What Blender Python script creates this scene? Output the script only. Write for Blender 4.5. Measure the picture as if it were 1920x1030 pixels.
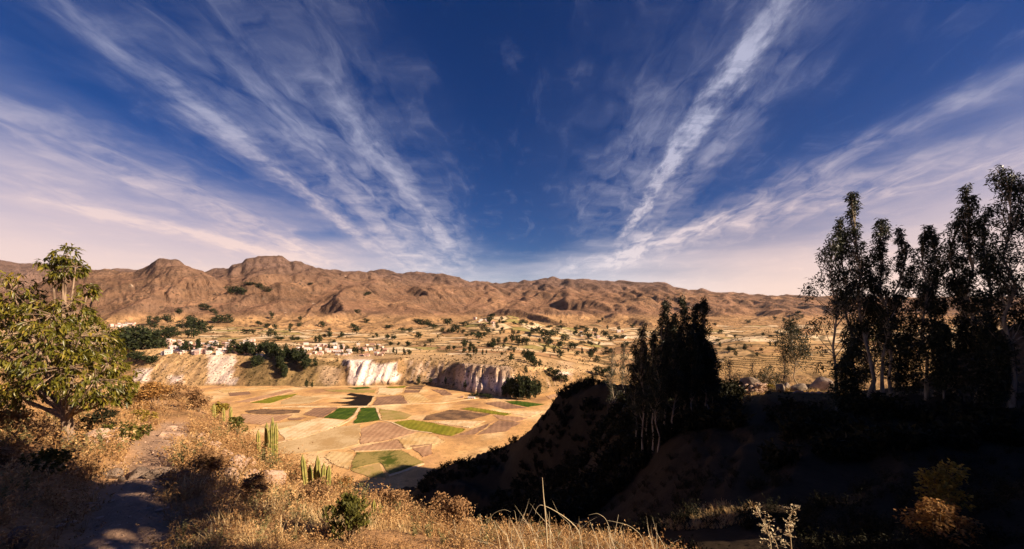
import bpy, bmesh, math, random
import numpy as np
from mathutils import Vector, Matrix

for o in list(bpy.data.objects):
    bpy.data.objects.remove(o)
scene = bpy.context.scene
COL = scene.collection
RNG = np.random.default_rng(11)
random.seed(7)

# ------------------------------------------------------------------ camera, sky, sun, exposure
F = 737.0          # focal length of the 1920 px wide photograph, in its pixels
CX, HY = 960.0, 590.0
cam_d = bpy.data.cameras.new('camera')
cam = bpy.data.objects.new('camera', cam_d)
COL.objects.link(cam)
cam.location = (0, 0, 0)
cam.rotation_euler = (math.radians(90), 0, 0)
cam_d.sensor_width = 36.0
cam_d.lens = 36.0 * F / 1920.0
cam_d.shift_y = (HY - 515.0) / 1920.0
cam_d.clip_start = 0.05
cam_d.clip_end = 60000.0
scene.camera = cam

SUN_AZ, SUN_EL = 108.0, 26.0       # azimuth clockwise from the viewing direction (+Y)
SD = Vector((math.sin(math.radians(SUN_AZ)) * math.cos(math.radians(SUN_EL)),
             math.cos(math.radians(SUN_AZ)) * math.cos(math.radians(SUN_EL)),
             math.sin(math.radians(SUN_EL))))
sun_d = bpy.data.lights.new('sun', 'SUN')
sun_d.energy = 5.0
sun_d.angle = math.radians(0.5)
sun_d.color = (1.0, 0.80, 0.58)
sun = bpy.data.objects.new('sun', sun_d)
sun.rotation_euler = (-SD).to_track_quat('-Z', 'Y').to_euler()
sun.location = (60, -40, 80)
COL.objects.link(sun)

vs = scene.view_settings
vs.view_transform = 'Standard'
vs.look = 'None'
vs.gamma = 1.0
vs.exposure = 1.18
scene.cycles.max_bounces = 5
scene.cycles.diffuse_bounces = 2
scene.cycles.glossy_bounces = 2
scene.cycles.transmission_bounces = 3
scene.cycles.transparent_max_bounces = 6
scene.cycles.use_adaptive_sampling = True
scene.cycles.adaptive_threshold = 0.02

class NT:
    """small helper to write node trees"""
    def __init__(self, tree):
        self.t = tree
    def n(self, typ, **kw):
        nd = self.t.nodes.new(typ)
        for k, v in kw.items():
            if k == 'inp':
                for kk, vv in v.items():
                    self.set(nd, kk, vv)
            else:
                setattr(nd, k, v)
        return nd
    def set(self, nd, key, val):
        s = nd.inputs[key]
        if isinstance(val, bpy.types.NodeSocket):
            self.t.links.new(val, s)
        elif isinstance(val, (tuple, list)) and len(val) == 3 and s.type == 'RGBA':
            s.default_value = (*val, 1)
        else:
            s.default_value = val
    def m(self, op, a, b=None, c=None, clamp=False):
        nd = self.n('ShaderNodeMath', operation=op, use_clamp=clamp)
        for i, v in enumerate((a, b, c)):
            if v is not None:
                self.set(nd, i, v)
        return nd.outputs[0]
    def mix(self, fac, a, b, blend='MIX'):
        nd = self.n('ShaderNodeMix', data_type='RGBA', blend_type=blend)
        self.set(nd, 'Factor', fac)
        self.set(nd, 6, a)
        self.set(nd, 7, b)
        return nd.outputs[2]
    def noise(self, vec, scale, detail=5, rough=0.55, dist=0.0, out='Fac'):
        nd = self.n('ShaderNodeTexNoise')
        if vec is not None:
            self.set(nd, 'Vector', vec)
        self.set(nd, 'Scale', scale); self.set(nd, 'Detail', detail)
        self.set(nd, 'Roughness', rough); self.set(nd, 'Distortion', dist)
        return nd.outputs[out]
    def ramp(self, fac, stops, interp='LINEAR'):
        nd = self.n('ShaderNodeValToRGB')
        nd.color_ramp.interpolation = interp
        e = nd.color_ramp.elements
        while len(e) < len(stops):
            e.new(0.5)
        for i, (p, c) in enumerate(stops):
            e[i].position = p
            e[i].color = (*c, 1) if len(c) == 3 else c
        self.set(nd, 0, fac)
        return nd.outputs[0]
    def comb(self, x, y, z):
        nd = self.n('ShaderNodeCombineXYZ')
        self.set(nd, 0, x); self.set(nd, 1, y); self.set(nd, 2, z)
        return nd.outputs[0]
    def sm(self, v, a, b):
        nd = self.n('ShaderNodeMapRange', interpolation_type='SMOOTHSTEP')
        self.set(nd, 0, v); self.set(nd, 1, a); self.set(nd, 2, b)
        return nd.outputs[0]

# ---- world: physical sky, with high cirrus bands lying on a curved cloud deck
world = bpy.data.worlds.new('World')
scene.world = world
world.use_nodes = True
world.cycles.sampling_method = 'MANUAL'
world.cycles.sample_map_resolution = 256
wt = world.node_tree
wt.nodes.clear()
N = NT(wt)
sky = N.n('ShaderNodeTexSky', sky_type='NISHITA')
sky.sun_disc = False
sky.sun_elevation = math.radians(SUN_EL)
sky.sun_rotation = math.radians(SUN_AZ)
sky.altitude = 2200.0
sky.air_density = 1.0
sky.dust_density = 0.6
sky.ozone_density = 2.5
tc = N.n('ShaderNodeTexCoord')
sep = N.n('ShaderNodeSeparateXYZ', inp={0: tc.outputs['Generated']})
dx, dy, dz = sep.outputs
zz = N.m('ADD', N.m('MAXIMUM', dz, 0.0), 0.15)
u = N.m('DIVIDE', N.m('SUBTRACT', dx, N.m('MULTIPLY', dy, 0.054)), zz)     # across the bands
v = N.m('DIVIDE', dy, zz)                                                   # along the bands
uv1 = N.comb(N.m('MULTIPLY', u, 3.0), N.m('MULTIPLY', v, 0.8), 0.0)
warp = N.m('MULTIPLY', N.m('SUBTRACT', N.noise(uv1, 1.3, 4, 0.55), 0.5), 0.36)
uw = N.m('ADD', u, warp)
uvf = N.comb(N.m('MULTIPLY', uw, 5.0), N.m('MULTIPLY', v, 2.6), 3.0)
fine = N.noise(uvf, 1.9, 8, 0.6, 0.4)
uvs = N.comb(N.m('MULTIPLY', uw, 9.0), N.m('MULTIPLY', v, 5.0), 7.0)
puff = N.noise(uvs, 1.5, 9, 0.66, 0.5)
uvr = N.comb(N.m('MULTIPLY', uw, 2.6), N.m('MULTIPLY', v, 9.0), 1.0)        # cross ripples
rip = N.noise(uvr, 1.2, 4, 0.6, 0.4)

def band(c0, c1, width, amp, v0=-9.0, v1=99.0, soft=0.5, src=None):
    """one streak whose centre line is u = c0 + c1 * v"""
    src = u if src is None else src
    ctr = N.m('MULTIPLY_ADD', v, c1, c0)
    d = N.m('DIVIDE', N.m('ABSOLUTE', N.m('SUBTRACT', src, ctr)), width)
    g = N.m('POWER', 2.718, N.m('MULTIPLY', N.m('MULTIPLY', d, d), -1.0))
    g = N.m('MULTIPLY', g, N.sm(v, v0, v0 + soft))
    g = N.m('MULTIPLY', g, N.m('SUBTRACT', 1.0, N.sm(v, v1 - soft, v1)))
    return N.m('MULTIPLY', g, amp)

wp2 = N.noise(N.comb(N.m('MULTIPLY', u, 9.0), N.m('MULTIPLY', v, 4.0), 11.0), 1.6, 6, 0.6)
uh = N.m('ADD', N.m('MULTIPLY_ADD', warp, 0.35, u), N.m('MULTIPLY', N.m('SUBTRACT', wp2, 0.5), 0.17))
core = [band(0.63, 0.0, 0.034, 1.05, 0.4, 3.3, 1.0, uh),           # bright trail on the right
        band(-1.10, -0.05, 0.05, 0.62, 0.6, 3.4, 0.9, uh),         # bright streak top left
        band(-0.66, 0.0, 0.06, 0.40, 0.9, 3.6, 0.8, uh),
        band(-0.78, -0.09, 0.05, 0.34, 0.9, 3.4, 0.8, uh),
        band(-2.95, 0.31, 0.10, 0.40, 1.6, 3.4, 0.5, uh)]
soft = [band(0.50, 0.0, 0.26, 0.36, 0.6, 3.2, 1.2, uw),
        band(0.72, 0.02, 0.12, 0.36, 0.4, 4.2, 1.2, uw),
        band(1.75, -0.28, 0.10, 0.46, 0.6, 3.2, 0.8, uw),
        band(2.75, -0.62, 0.26, 0.70, 1.0, 4.2, 0.9, uw),
        band(-0.95, 0.0, 0.30, 0.46, 0.5, 4.6, 1.2, uw),
        band(-0.62, 0.0, 0.16, 0.30, 0.4, 4.4, 1.2, uw),
        band(-1.74, 0.0, 0.17, 0.50, 0.5, 4.0, 1.2, uw),
        band(-2.35, 0.1, 0.2, 0.22, 0.5, 4.0, 1.2, uw)]
def addall(l):
    a = l[0]
    for b in l[1:]:
        a = N.m('ADD', a, b)
    return a
core_s = N.m('MULTIPLY', addall(core), N.m('MULTIPLY_ADD', N.sm(puff, 0.28, 0.72), 0.85, 0.22))
soft_s = N.m('MULTIPLY', addall(soft), N.m('MULTIPLY', N.sm(fine, 0.26, 0.72), N.m('MULTIPLY_ADD', rip, 0.7, 0.62)))
bg = N.m('MULTIPLY', N.sm(fine, 0.52, 0.85), 0.16)
# low veil: the whole deck seen edge-on, thicker away from the gap ahead
az = N.m('ABSOLUTE', N.m('SUBTRACT', N.m('DIVIDE', dx, N.m('MAXIMUM', N.m('ABSOLUTE', dy), 0.05)), 0.03))
vtop = N.m('MULTIPLY_ADD', N.m('MINIMUM', az, 1.4), 0.105, 0.100)
vn = N.m('MULTIPLY', N.m('SUBTRACT', N.noise(N.comb(N.m('MULTIPLY', dx, 2.2), N.m('MULTIPLY', dy, 2.2), N.m('MULTIPLY', dz, 14.0)), 1.5, 6, 0.55), 0.5), 0.16)
veil = N.m('SUBTRACT', 1.0, N.sm(N.m('ADD', dz, vn), N.m('MULTIPLY', vtop, 0.30), N.m('MULTIPLY', vtop, 1.75)))
veil = N.m('MULTIPLY', veil, 0.90)
cl = N.m('ADD', N.m('ADD', core_s, soft_s), N.m('ADD', bg, veil), clamp=True)
cl = N.m('MULTIPLY', cl, 0.93)
hs = N.n('ShaderNodeHueSaturation', inp={'Hue': 0.520, 'Saturation': 1.38, 'Value': 0.50, 'Color': sky.outputs[0]})
warmth = N.m('SUBTRACT', 1.0, N.sm(dz, 0.02, 0.42))
ccol = N.mix(warmth, (3.6, 3.7, 4.9), N.mix(N.sm(az, 0.05, 0.7), (6.6, 6.0, 6.2), (8.4, 6.0, 5.0)))
skyc = N.mix(cl, hs.outputs[0], ccol)
bgn = N.n('ShaderNodeBackground', inp={'Color': skyc, 'Strength': 0.06})
wo = N.n('ShaderNodeOutputWorld', inp={0: bgn.outputs[0]})

# ------------------------------------------------------------------ small numeric tools
_pg = np.random.default_rng(3)
_PERM = np.concatenate([_pg.permutation(1024)] * 2).astype(np.int32)
_ANG = _pg.uniform(0, 2 * np.pi, 1024)
_GX, _GY = np.cos(_ANG).astype(np.float32), np.sin(_ANG).astype(np.float32)
def vnoise(x, y, seed=0):
    """gradient noise, about -1..1"""
    x = np.asarray(x, float) + (seed * 37.13) % 511; y = np.asarray(y, float) + (seed * 91.7) % 487
    ix, iy = np.floor(x), np.floor(y)
    fx, fy = (x - ix).astype(np.float32), (y - iy).astype(np.float32)
    ix = ix.astype(np.int32) & 1023; iy = iy.astype(np.int32) & 1023
    p0 = _PERM[iy]; p1 = _PERM[(iy + 1) & 1023]
    ix1 = (ix + 1) & 1023
    def g(p, i, a, b):
        k = _PERM[i + p]
        return _GX[k] * (fx - a) + _GY[k] * (fy - b)
    sx = fx * fx * fx * (fx * (fx * 6 - 15) + 10)
    sy = fy * fy * fy * (fy * (fy * 6 - 15) + 10)
    n00 = g(p0, ix, 0, 0); n10 = g(p0, ix1, 1, 0); n01 = g(p1, ix, 0, 1); n11 = g(p1, ix1, 1, 1)
    a = n00 + (n10 - n00) * sx
    b = n01 + (n11 - n01) * sx
    return 1.5 * (a + (b - a) * sy)
def fbm(x, y, oct=5, seed=0, rough=0.5, ridged=False):
    t, a, s = 0.0, 1.0, 0.0
    for i in range(oct):
        n = vnoise(x * 2 ** i + 17.3 * i, y * 2 ** i - 9.1 * i, seed + i)
        if ridged:
            n = 1 - 2 * np.abs(n)
        t = t + a * n
        s += a
        a *= rough
    return t / s
def sstep(x, a, b):
    t = np.clip((np.asarray(x, float) - a) / (b - a), 0, 1)
    return t * t * (3 - 2 * t)
def smax(a, b, k):
    h = np.clip(0.5 + 0.5 * (a - b) / k, 0, 1)
    return b + (a - b) * h + k * h * (1 - h)
def P(px, py, d):
    """the point that stands d metres ahead under pixel (px, py) of the photograph"""
    return ((px - CX) / F * d, d, -(py - HY) / F * d)

# ------------------------------------------------------------------ heights of the near hillside
CTRL = []
def cp(px, py, d):
    CTRL.append(P(px, py, d))
def cw(x, y, z):
    CTRL.append((x, y, z))
for a in [(-300, 1030, 2.9), (0, 1030, 2.9), (200, 1030, 3.0), (420, 1030, 3.0), (560, 1030, 3.1), (700, 1030, 3.3), (960, 1040, 3.7), (1100, 1045, 4.2), (1240, 1050, 5.0),
          (0, 885, 4.8), (200, 890, 4.9), (330, 885, 5.0), (450, 930, 4.6), (560, 950, 4.8), (700, 985, 4.8), (850, 1010, 5.0), (-300, 860, 5),
          (0, 790, 8), (130, 838, 6.6), (260, 850, 6.6), (300, 822, 8.0), (400, 850, 7.5), (520, 905, 7.0), (640, 940, 7.0),
          (320, 795, 11.5), (200, 785, 12), (60, 765, 12), (440, 825, 13), (500, 866, 10.5), (580, 905, 9.5), (700, 950, 8.5), (800, 985, 7.5),
          (-300, 740, 14), (0, 730, 22), (200, 762, 19), (330, 770, 20), (400, 782, 18), (440, 802, 16.5), (480, 845, 13.5), (540, 902, 11.5),
          (1300, 1030, 18), (1320, 970, 24), (1600, 1030, 16), (1900, 1030, 14), (2200, 1030, 13),
          (1320, 880, 36), (1600, 880, 28), (1900, 880, 25), (2200, 900, 24),
          (1900, 760, 42), (1750, 755, 45), (1600, 748, 50), (1500, 742, 55), (1400, 735, 66), (1340, 737, 76), (2150, 720, 45),
          (1240, 815, 54), (1300, 790, 58), (1160, 760, 84), (1250, 755, 72), (1160, 728, 102), (1110, 731, 110), (1060, 747, 120), (1030, 768, 126), (1000, 795, 135), (900, 848, 160), (820, 893, 190), (750, 915, 230),
          (900, 1000, 58), (1100, 1030, 28), (1000, 950, 75), (820, 1000, 80), (900, 950, 118), (1000, 880, 122), (1100, 840, 100), (1100, 930, 62), (1200, 900, 52), (1000, 1010, 45),
          (700, 920, 280), (780, 930, 190), (760, 960, 130)]:
    cp(*a)
for px, d, z in [(-300, 60, -30), (0, 60, -32), (200, 60, -32), (330, 60, -34), (440, 45, -30), (520, 40, -29), (600, 30, -22), (700, 22, -15), (800, 18, -12), (900, 14, -9), (1000, 12, -8), (1150, 11, -7.5),
                 (-300, 150, -90), (0, 150, -90), (300, 150, -92), (520, 110, -76), (620, 90, -64), (720, 60, -44), (600, 180, -112), (650, 260, -146), (300, 300, -168), (0, 300, -168), (-300, 300, -168),
                 (500, 330, -165), (700, 360, -172), (900, 380, -175), (1130, 150, -48), (1060, 165, -60), (1000, 180, -78), (900, 220, -112), (800, 290, -150), (750, 310, -156), (1100, 300, -150), (1000, 300, -160),
                 (1200, 135, -46), (1400, 110, -34), (1600, 95, -24), (1750, 85, -18), (1700, 200, -45), (1400, 250, -100), (1200, 250, -118),
                 (1920, 220, -3), (1850, 210, -14), (2100, 200, 10), (1920, 380, 0), (1700, 380, -80), (1400, 400, -150), (2100, 400, 30), (1100, 420, -172)]:
    cw((px - CX) / F * d, d, z)
for a in [(0, 0.9, -1.7), (0.9, 0, -1.72), (-0.9, 0, -1.7), (0, -0.9, -1.7), (2.2, 1.5, -2.3), (5, 3, -4.2), (9, 5, -6.5), (14, 6, -7), (30, 8, -3), (-6, 0, -1.6), (-15, 0, -2), (-40, 0, -12), (-150, 0, -60), (-350, 0, -150),
          (0, -4, -1.5), (-4, -4, -1.4), (0, -20, 3), (-20, -20, 2), (0, -80, 25), (-80, -80, 0), (0, -350, 120), (80, -20, 30), (300, -50, 110), (4, -4, -1.2), (6, 0, -2.6), (20, -2, 1), (60, 0, 14), (150, 20, 40), (380, 60, 120), (12, -6, 0)]:
    cw(*a)
CTRL = np.array(CTRL)
def tps_coords(x, y):
    r = np.hypot(x, y)
    return np.degrees(np.arctan2(x, y)) / 22.0, np.log(np.maximum(r, 0.6)) * 1.3
_cu, _cv = tps_coords(CTRL[:, 0], CTRL[:, 1])
_cval = CTRL[:, 2] / np.maximum(np.hypot(CTRL[:, 0], CTRL[:, 1]), 0.6)
def tps_k(du, dv):
    r2 = du * du + dv * dv + 1e-9
    return 0.5 * r2 * np.log(r2)
_n = len(CTRL)
_A = np.zeros((_n + 3, _n + 3))
_A[:_n, :_n] = tps_k(_cu[:, None] - _cu[None], _cv[:, None] - _cv[None]) + np.eye(_n) * 0.004
_A[:_n, _n:] = np.stack([np.ones(_n), _cu, _cv], 1)
_A[_n:, :_n] = _A[:_n, _n:].T
_w = np.linalg.solve(_A, np.concatenate([_cval, np.zeros(3)]))
def smooth_near(x, y):
    shp = np.shape(x)
    x = np.ravel(np.asarray(x, float)); y = np.ravel(np.asarray(y, float))
    u_, v_ = tps_coords(x, y)
    out = np.empty(len(x))
    for i in range(0, len(x), 20000):
        s = slice(i, i + 20000)
        out[s] = tps_k(u_[s, None] - _cu[None], v_[s, None] - _cv[None]) @ _w[:_n] + _w[_n] + _w[_n + 1] * u_[s] + _w[_n + 2] * v_[s]
    return (out * np.maximum(np.hypot(x, y), 0.6)).reshape(shp)

# the tall hill beside and behind the viewpoint (out of the picture, crest shaped and notched to set shade and sunlit patches)
_sx, _sy = math.sin(math.radians(SUN_AZ)), math.cos(math.radians(SUN_AZ))
HILL_C = [-400, -60, -10, 0.5, 1.9, 2.7, 8, 12, 17.4, 18.4, 21, 22, 25, 25.8, 27.6, 28.6, 31, 40, 50, 58, 63, 67, 70, 95, 100, 115, 180, 240, 300, 420, 700]
HILL_H = [90, 40, 5, -1.0, -1.0, -1.0, 2, 6, 16, 8.3, 8.3, 17, 18, 5.0, 5.0, 22, 28, 40, 38, 38, 42, 34, 8, 8, 46, 60, 66, 70, 78, 88, 95]
HILL_S = [60, 40, 12, 5.0, 4.6, 5, 22, 28, 42, 43.5, 47, 48, 51, 52, 53.6, 55, 58, 72, 79, 84, 87, 90, 92, 107, 110, 122, 160, 190, 225, 290, 440]
def near_z(x, y):
    x = np.asarray(x, float); y = np.asarray(y, float)
    z = smooth_near(x, y)
    r = np.hypot(x, y)
    s = x * _sx + y * _sy
    c = -x * _sy + y * _sx
    hc = np.interp(c, HILL_C, HILL_H)
    sc = np.interp(c, HILL_C, HILL_S)
    run = np.maximum(sc - np.maximum(0.74 * c + 2.0, 1.2), 2.0)
    t = np.clip((s - (sc - run)) / run, 0, 1)
    hz = np.where(s > sc, hc, -30 + (hc + 30) * t ** 0.8)
    hz = np.where(t > 0, hz, -400)
    hz = hz + fbm(x / 14, y / 14, 3, 31) * np.clip(r / 60, 0, 1) * 3
    z = np.where(s > 1.2, np.maximum(z, hz), z)
    # relief: gullies on the spur, hummocks near by
    lump = fbm(x / 1.7, y / 1.7, 4, 3, 0.55) * 0.16 * sstep(r, 1.5, 5) * (1 - sstep(r, 40, 90))
    mid = fbm(x / 11, y / 11, 5, 5, 0.55) * 1.5 * sstep(r, 14, 60)
    gul = (fbm((x * 0.8 + y * 0.6) / 17, (x * -0.6 + y * 0.8) / 60, 4, 9, 0.55, True) - 0.6) * 5.5 * sstep(r, 60, 130) * (1 - sstep(r, 330, 420))
    ter_m = sstep(x - y * 0.42, 0, 8) * sstep(r, 18, 30) * (1 - sstep(r, 75, 100))
    z2 = z + lump + mid + gul
    zt = z2 / 1.15
    step = np.floor(zt) + sstep(zt - np.floor(zt), 0.55, 0.95)
    return z2 + (step * 1.15 - z2) * ter_m * 0.85

# path trodden into the slope, as a polyline of (x, y, half width)
PATH = np.array([P(180, 1075, 2.75)[:2], P(215, 1000, 3.3)[:2], P(240, 940, 4.0)[:2], P(262, 885, 5.0)[:2], P(285, 850, 6.4)[:2], P(300, 822, 8.0)[:2], P(322, 795, 10.3)[:2], P(335, 775, 12.8)[:2]])
def path_dist(x, y):
    d = np.full(np.shape(x), 1e9)
    for a, b in zip(PATH[:-1], PATH[1:]):
        ab = b - a
        t = np.clip(((x - a[0]) * ab[0] + (y - a[1]) * ab[1]) / (ab @ ab), 0, 1)
        d = np.minimum(d, np.hypot(x - a[0] - t * ab[0], y - a[1] - t * ab[1]))
    return d
def hill_z(x, y):
    z = near_z(x, y)
    pd = path_dist(x, y)
    return z - 0.16 * (1 - sstep(pd, 0.25, 0.75))

FLOOR = -150.0
def floor_z(x, y):
    return FLOOR + fbm(x / 160, y / 160, 3, 21) * 1.2

# scarp and plateau across the valley
SC_PX = [-900, 0, 240, 430, 600, 660, 750, 800, 850, 900, 950, 1000, 1080, 1130, 1250, 1400, 1600, 2000, 2800]
SC_B = [900, 850, 835, 815, 812, 815, 820, 818, 770, 720, 690, 715, 790, 840, 820, 760, 700, 640, 600]
SC_T = [640, 645, 655, 662, 672, 675, 672, 675, 680, 683, 687, 690, 696, 700, 700, 700, 700, 695, 690]
PL_D = [0, 250, 700, 1300, 2100]
def scarp(x, y):
    px = CX + F * x / np.maximum(y, 50)
    wob = fbm(x / 120, y * 0 + 3.3, 4, 41, 0.6) * 16
    gm = 0.35 + 0.9 * sstep(px, 760, 850) * (1 - sstep(px, 1010, 1060)) + 0.95 * sstep(px, 640, 660) * (1 - sstep(px, 745, 770))
    gro = fbm(x / 19, y / 90, 4, 43, 0.6, True) * 8 * gm * (1 + 0.9 * sstep(px, 840, 880) * (1 - sstep(px, 970, 1000)))
    b = np.interp(px, SC_PX, SC_B) + wob * 0.5 + fbm(x / 38, y * 0 + 8.1, 3, 53, 0.6) * 7
    tz = -(np.interp(px, SC_PX, SC_T) - HY) / F * (np.interp(px, SC_PX, SC_B) + 85)
    run = 95 - 45 * (sstep(px, 640, 660) * (1 - sstep(px, 745, 765)) + sstep(px, 850, 870) * (1 - sstep(px, 960, 1000)))
    t = (y - b - gro - 6) / run
    tt = np.clip(t, 0, 1)
    cliff = np.where(tt < 0.62, tt * 1.16, 0.719 + (tt - 0.62) * 0.74)
    z = FLOOR - 2 + (tz - FLOOR + 2) * cliff
    z = z + fbm(x / 26, y / 26, 4, 45) * 5 * sstep(tt, 0.02, 0.3) * (1 - sstep(tt, 0.75, 1.0))
    back = np.maximum(y - b - 95, 0)
    rise = np.interp(back, [0, 300, 900, 1700, 2600], [0, 3, 17, 40, 60])
    hum = fbm(x / 260, y / 260, 4, 47) * 12 * sstep(back, 60, 700)
    knoll = 62 * np.exp(-(((x + 90) / 260) ** 2 + ((y - 2150) / 300) ** 2))
    bumps = 26 * sstep(fbm(x / 420, y / 420, 3, 55), -0.1, 0.9) * sstep(px, 900, 1050) * sstep(back, 150, 500)
    z = z + (rise + hum + knoll + bumps) * sstep(tt, 0.9, 1.0)
    # farm terraces on the right
    tm = sstep(px, 1220, 1330) * sstep(back, 0, 60) * (1 - sstep(back, 500, 700))
    hill = 34 * sstep(px, 1230, 1420) * sstep(back, 0, 330)
    zz_ = z + hill * tm
    q = zz_ / 3.0 + fbm(x / 90, y / 90, 3, 49) * 0.8
    st = (np.floor(q) + sstep(q - np.floor(q), 0.7, 1.0)) - fbm(x / 90, y / 90, 3, 49) * 0.8
    return np.where(tm > 0, zz_ + (st * 3.0 - zz_) * tm, zz_)

# ------------------------------------------------------------------ mountains: ridges, then rain erosion
LAYERS = [  # (crest depth, foot depth, back slope, [(px, py) ...])
    (8300, 4500, .4, [(-600, 470), (-200, 482), (0, 489), (40, 497), (100, 498), (140, 506), (240, 508), (320, 512), (420, 530), (600, 600)]),
    (3050, 2300, .5, [(-700, 540), (-300, 548), (-100, 560), (20, 560), (90, 530), (150, 514), (200, 510), (250, 515), (275, 506), (292, 492), (325, 493), (350, 505), (400, 528), (440, 560), (520, 600)]),
    (4150, 2450, .5, [(250, 600), (330, 530), (380, 512), (428, 505), (436, 498), (452, 496), (462, 488), (478, 486), (524, 487), (545, 498), (600, 503), (650, 509), (705, 516), (760, 540), (820, 580), (900, 610)]),
    (3250, 2280, .5, [(470, 610), (530, 578), (580, 553), (640, 540), (690, 548), (740, 572), (790, 600), (830, 614)]),
    (3500, 2450, .5, [(690, 612), (740, 585), (790, 575), (850, 590), (900, 608)]),
    (5400, 3100, .5, [(560, 560), (640, 520), (700, 512), (790, 516), (835, 520), (880, 531), (930, 537), (1000, 560), (1080, 600)]),
    (6600, 3700, .5, [(800, 560), (900, 537), (960, 531), (1000, 529), (1035, 523), (1052, 527), (1065, 524), (1120, 529), (1200, 531), (1250, 534), (1290, 545), (1350, 550), (1420, 557), (1480, 556), (1540, 560), (1700, 563), (1920, 560), (2300, 540), (2700, 540)]),
    (5100, 3300, .5, [(1000, 605), (1070, 574), (1120, 560), (1190, 556), (1240, 566), (1300, 578), (1400, 585), (1520, 600)]),
    (4300, 3000, .5, [(880, 610), (960, 596), (1040, 586), (1100, 590), (1180, 598), (1260, 612)]),
    (4600, 2900, .5, [(1300, 612), (1380, 595), (1460, 588), (1560, 592), (1700, 585), (1920, 575), (2300, 570), (2700, 570)]),
]
GX, GY = 800, 400
MP0, MP1, MY0, MY1 = -330.0, 2250.0, 1760.0, 9300.0       # a fan of sight directions by depth
gpx = np.linspace(MP0, MP1, GX); gy = MY0 + (MY1 - MY0) * np.linspace(0, 1, GY) ** 1.35
mpx_, myy = np.meshgrid(gpx, gy)
mxx = (mpx_ - CX) / F * myy
mpx = CX + F * mxx / myy
mz = scarp(mxx, myy) - 7.0
mbase = mz.copy()
for li, (dep, fs, bs, pts) in enumerate(LAYERS):
    ppx = np.array([p[0] for p in pts])
    zt = (HY - 640) / F * dep
    sel = (mpx > ppx[0] - 60) & (mpx < ppx[-1] + 60)
    X, Y = mxx[sel], myy[sel]
    zc = (HY - np.interp(mpx[sel], ppx, [p[1] for p in pts])) / F * dep
    wobd = dep + fbm(X / 900, Y / 900 + li, 3, 60 + li) * 200
    spur = fbm(X / (dep * 0.17) + 5.1 * li + fbm(X / 900, Y / 900, 2, 70) * 0.5, Y / 3000, 3, 80 + li, 0.55, True)
    t = (wobd - Y) / (wobd - fs)
    t = t * (1 - 0.36 * np.where(t > 0, spur, 0))
    b0 = mbase[sel]
    zl = np.where(t > 0, b0 + (zc - b0) * (1 - np.clip(t, 0, 1)) ** (1.12 + 0.3 * np.clip(-spur, 0, 1)), zc - (Y - wobd) * bs)
    zl = np.where(t >= 1, b0 - 10, zl)
    mz[sel] = smax(zl, mz[sel], 14.0)
amp = np.clip((mz - mbase) / 220, 0, 1)
mz = mz + fbm(mxx / 330, myy / 330, 6, 91, 0.5) * 46 * amp + fbm(mxx / 480, myy / 700, 5, 97, 0.5, True) * 60 * amp
def erode(h, n, steps, rate, seed):
    """rain drops that run downhill together, cutting gullies and filling hollows (cells taken as square)"""
    g = np.random.default_rng(seed)
    H, W = h.shape
    px_ = g.uniform(1, W - 3, n); py_ = g.uniform(1, H - 3, n)
    vx = np.zeros(n); vy = np.zeros(n); sed = np.zeros(n); water = np.ones(n); sp = np.ones(n)
    for k in range(steps):
        ix = px_.astype(int); iy = py_.astype(int)
        fx = px_ - ix; fy = py_ - iy
        h00 = h[iy, ix]; h10 = h[iy, ix + 1]; h01 = h[iy + 1, ix]; h11 = h[iy + 1, ix + 1]
        gxx = (h10 - h00) * (1 - fy) + (h11 - h01) * fy
        gyy = (h01 - h00) * (1 - fx) + (h11 - h10) * fx
        ho = h00 * (1 - fx) * (1 - fy) + h10 * fx * (1 - fy) + h01 * (1 - fx) * fy + h11 * fx * fy
        vx = vx * 0.25 - gxx * 0.75; vy = vy * 0.25 - gyy * 0.75
        l = np.hypot(vx, vy) + 1e-6
        nx = np.clip(px_ + vx / l, 1, W - 3); ny = np.clip(py_ + vy / l, 1, H - 3)
        jx = nx.astype(int); jy = ny.astype(int); ax = nx - jx; ay = ny - jy
        hn = h[jy, jx] * (1 - ax) * (1 - ay) + h[jy, jx + 1] * ax * (1 - ay) + h[jy + 1, jx] * (1 - ax) * ay + h[jy + 1, jx + 1] * ax * ay
        dh = hn - ho
        cap = np.maximum(-dh, 0.2) * sp * water * 2.2
        er = np.where(dh > 0, -np.minimum(dh, sed), np.where(sed > cap, -(sed - cap) * 0.12, np.minimum((cap - sed) * rate, np.maximum(-dh, 0) * 0.8)))
        sed = sed + er
        np.add.at(h, (iy, ix), -er * (1 - fx) * (1 - fy)); np.add.at(h, (iy, ix + 1), -er * fx * (1 - fy))
        np.add.at(h, (iy + 1, ix), -er * (1 - fx) * fy); np.add.at(h, (iy + 1, ix + 1), -er * fx * fy)
        sp = np.sqrt(np.maximum(sp * sp * 0.7 - dh * 0.05, 0.05)); sp = np.minimum(sp, 3)
        water *= 0.975
        px_, py_ = nx, ny
    return h
mz0 = mz.copy()
for k in range(7):
    mz = erode(mz, 26000, 42, 0.10, 100 + k)
mz = np.maximum(np.maximum(mz, mz0 - 45), mbase - 14)
mz = np.minimum(mz, mz0 + 20)
mz[1:-1, 1:-1] = mz[1:-1, 1:-1] * 0.84 + 0.04 * (mz[:-2, 1:-1] + mz[2:, 1:-1] + mz[1:-1, :-2] + mz[1:-1, 2:])
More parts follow.
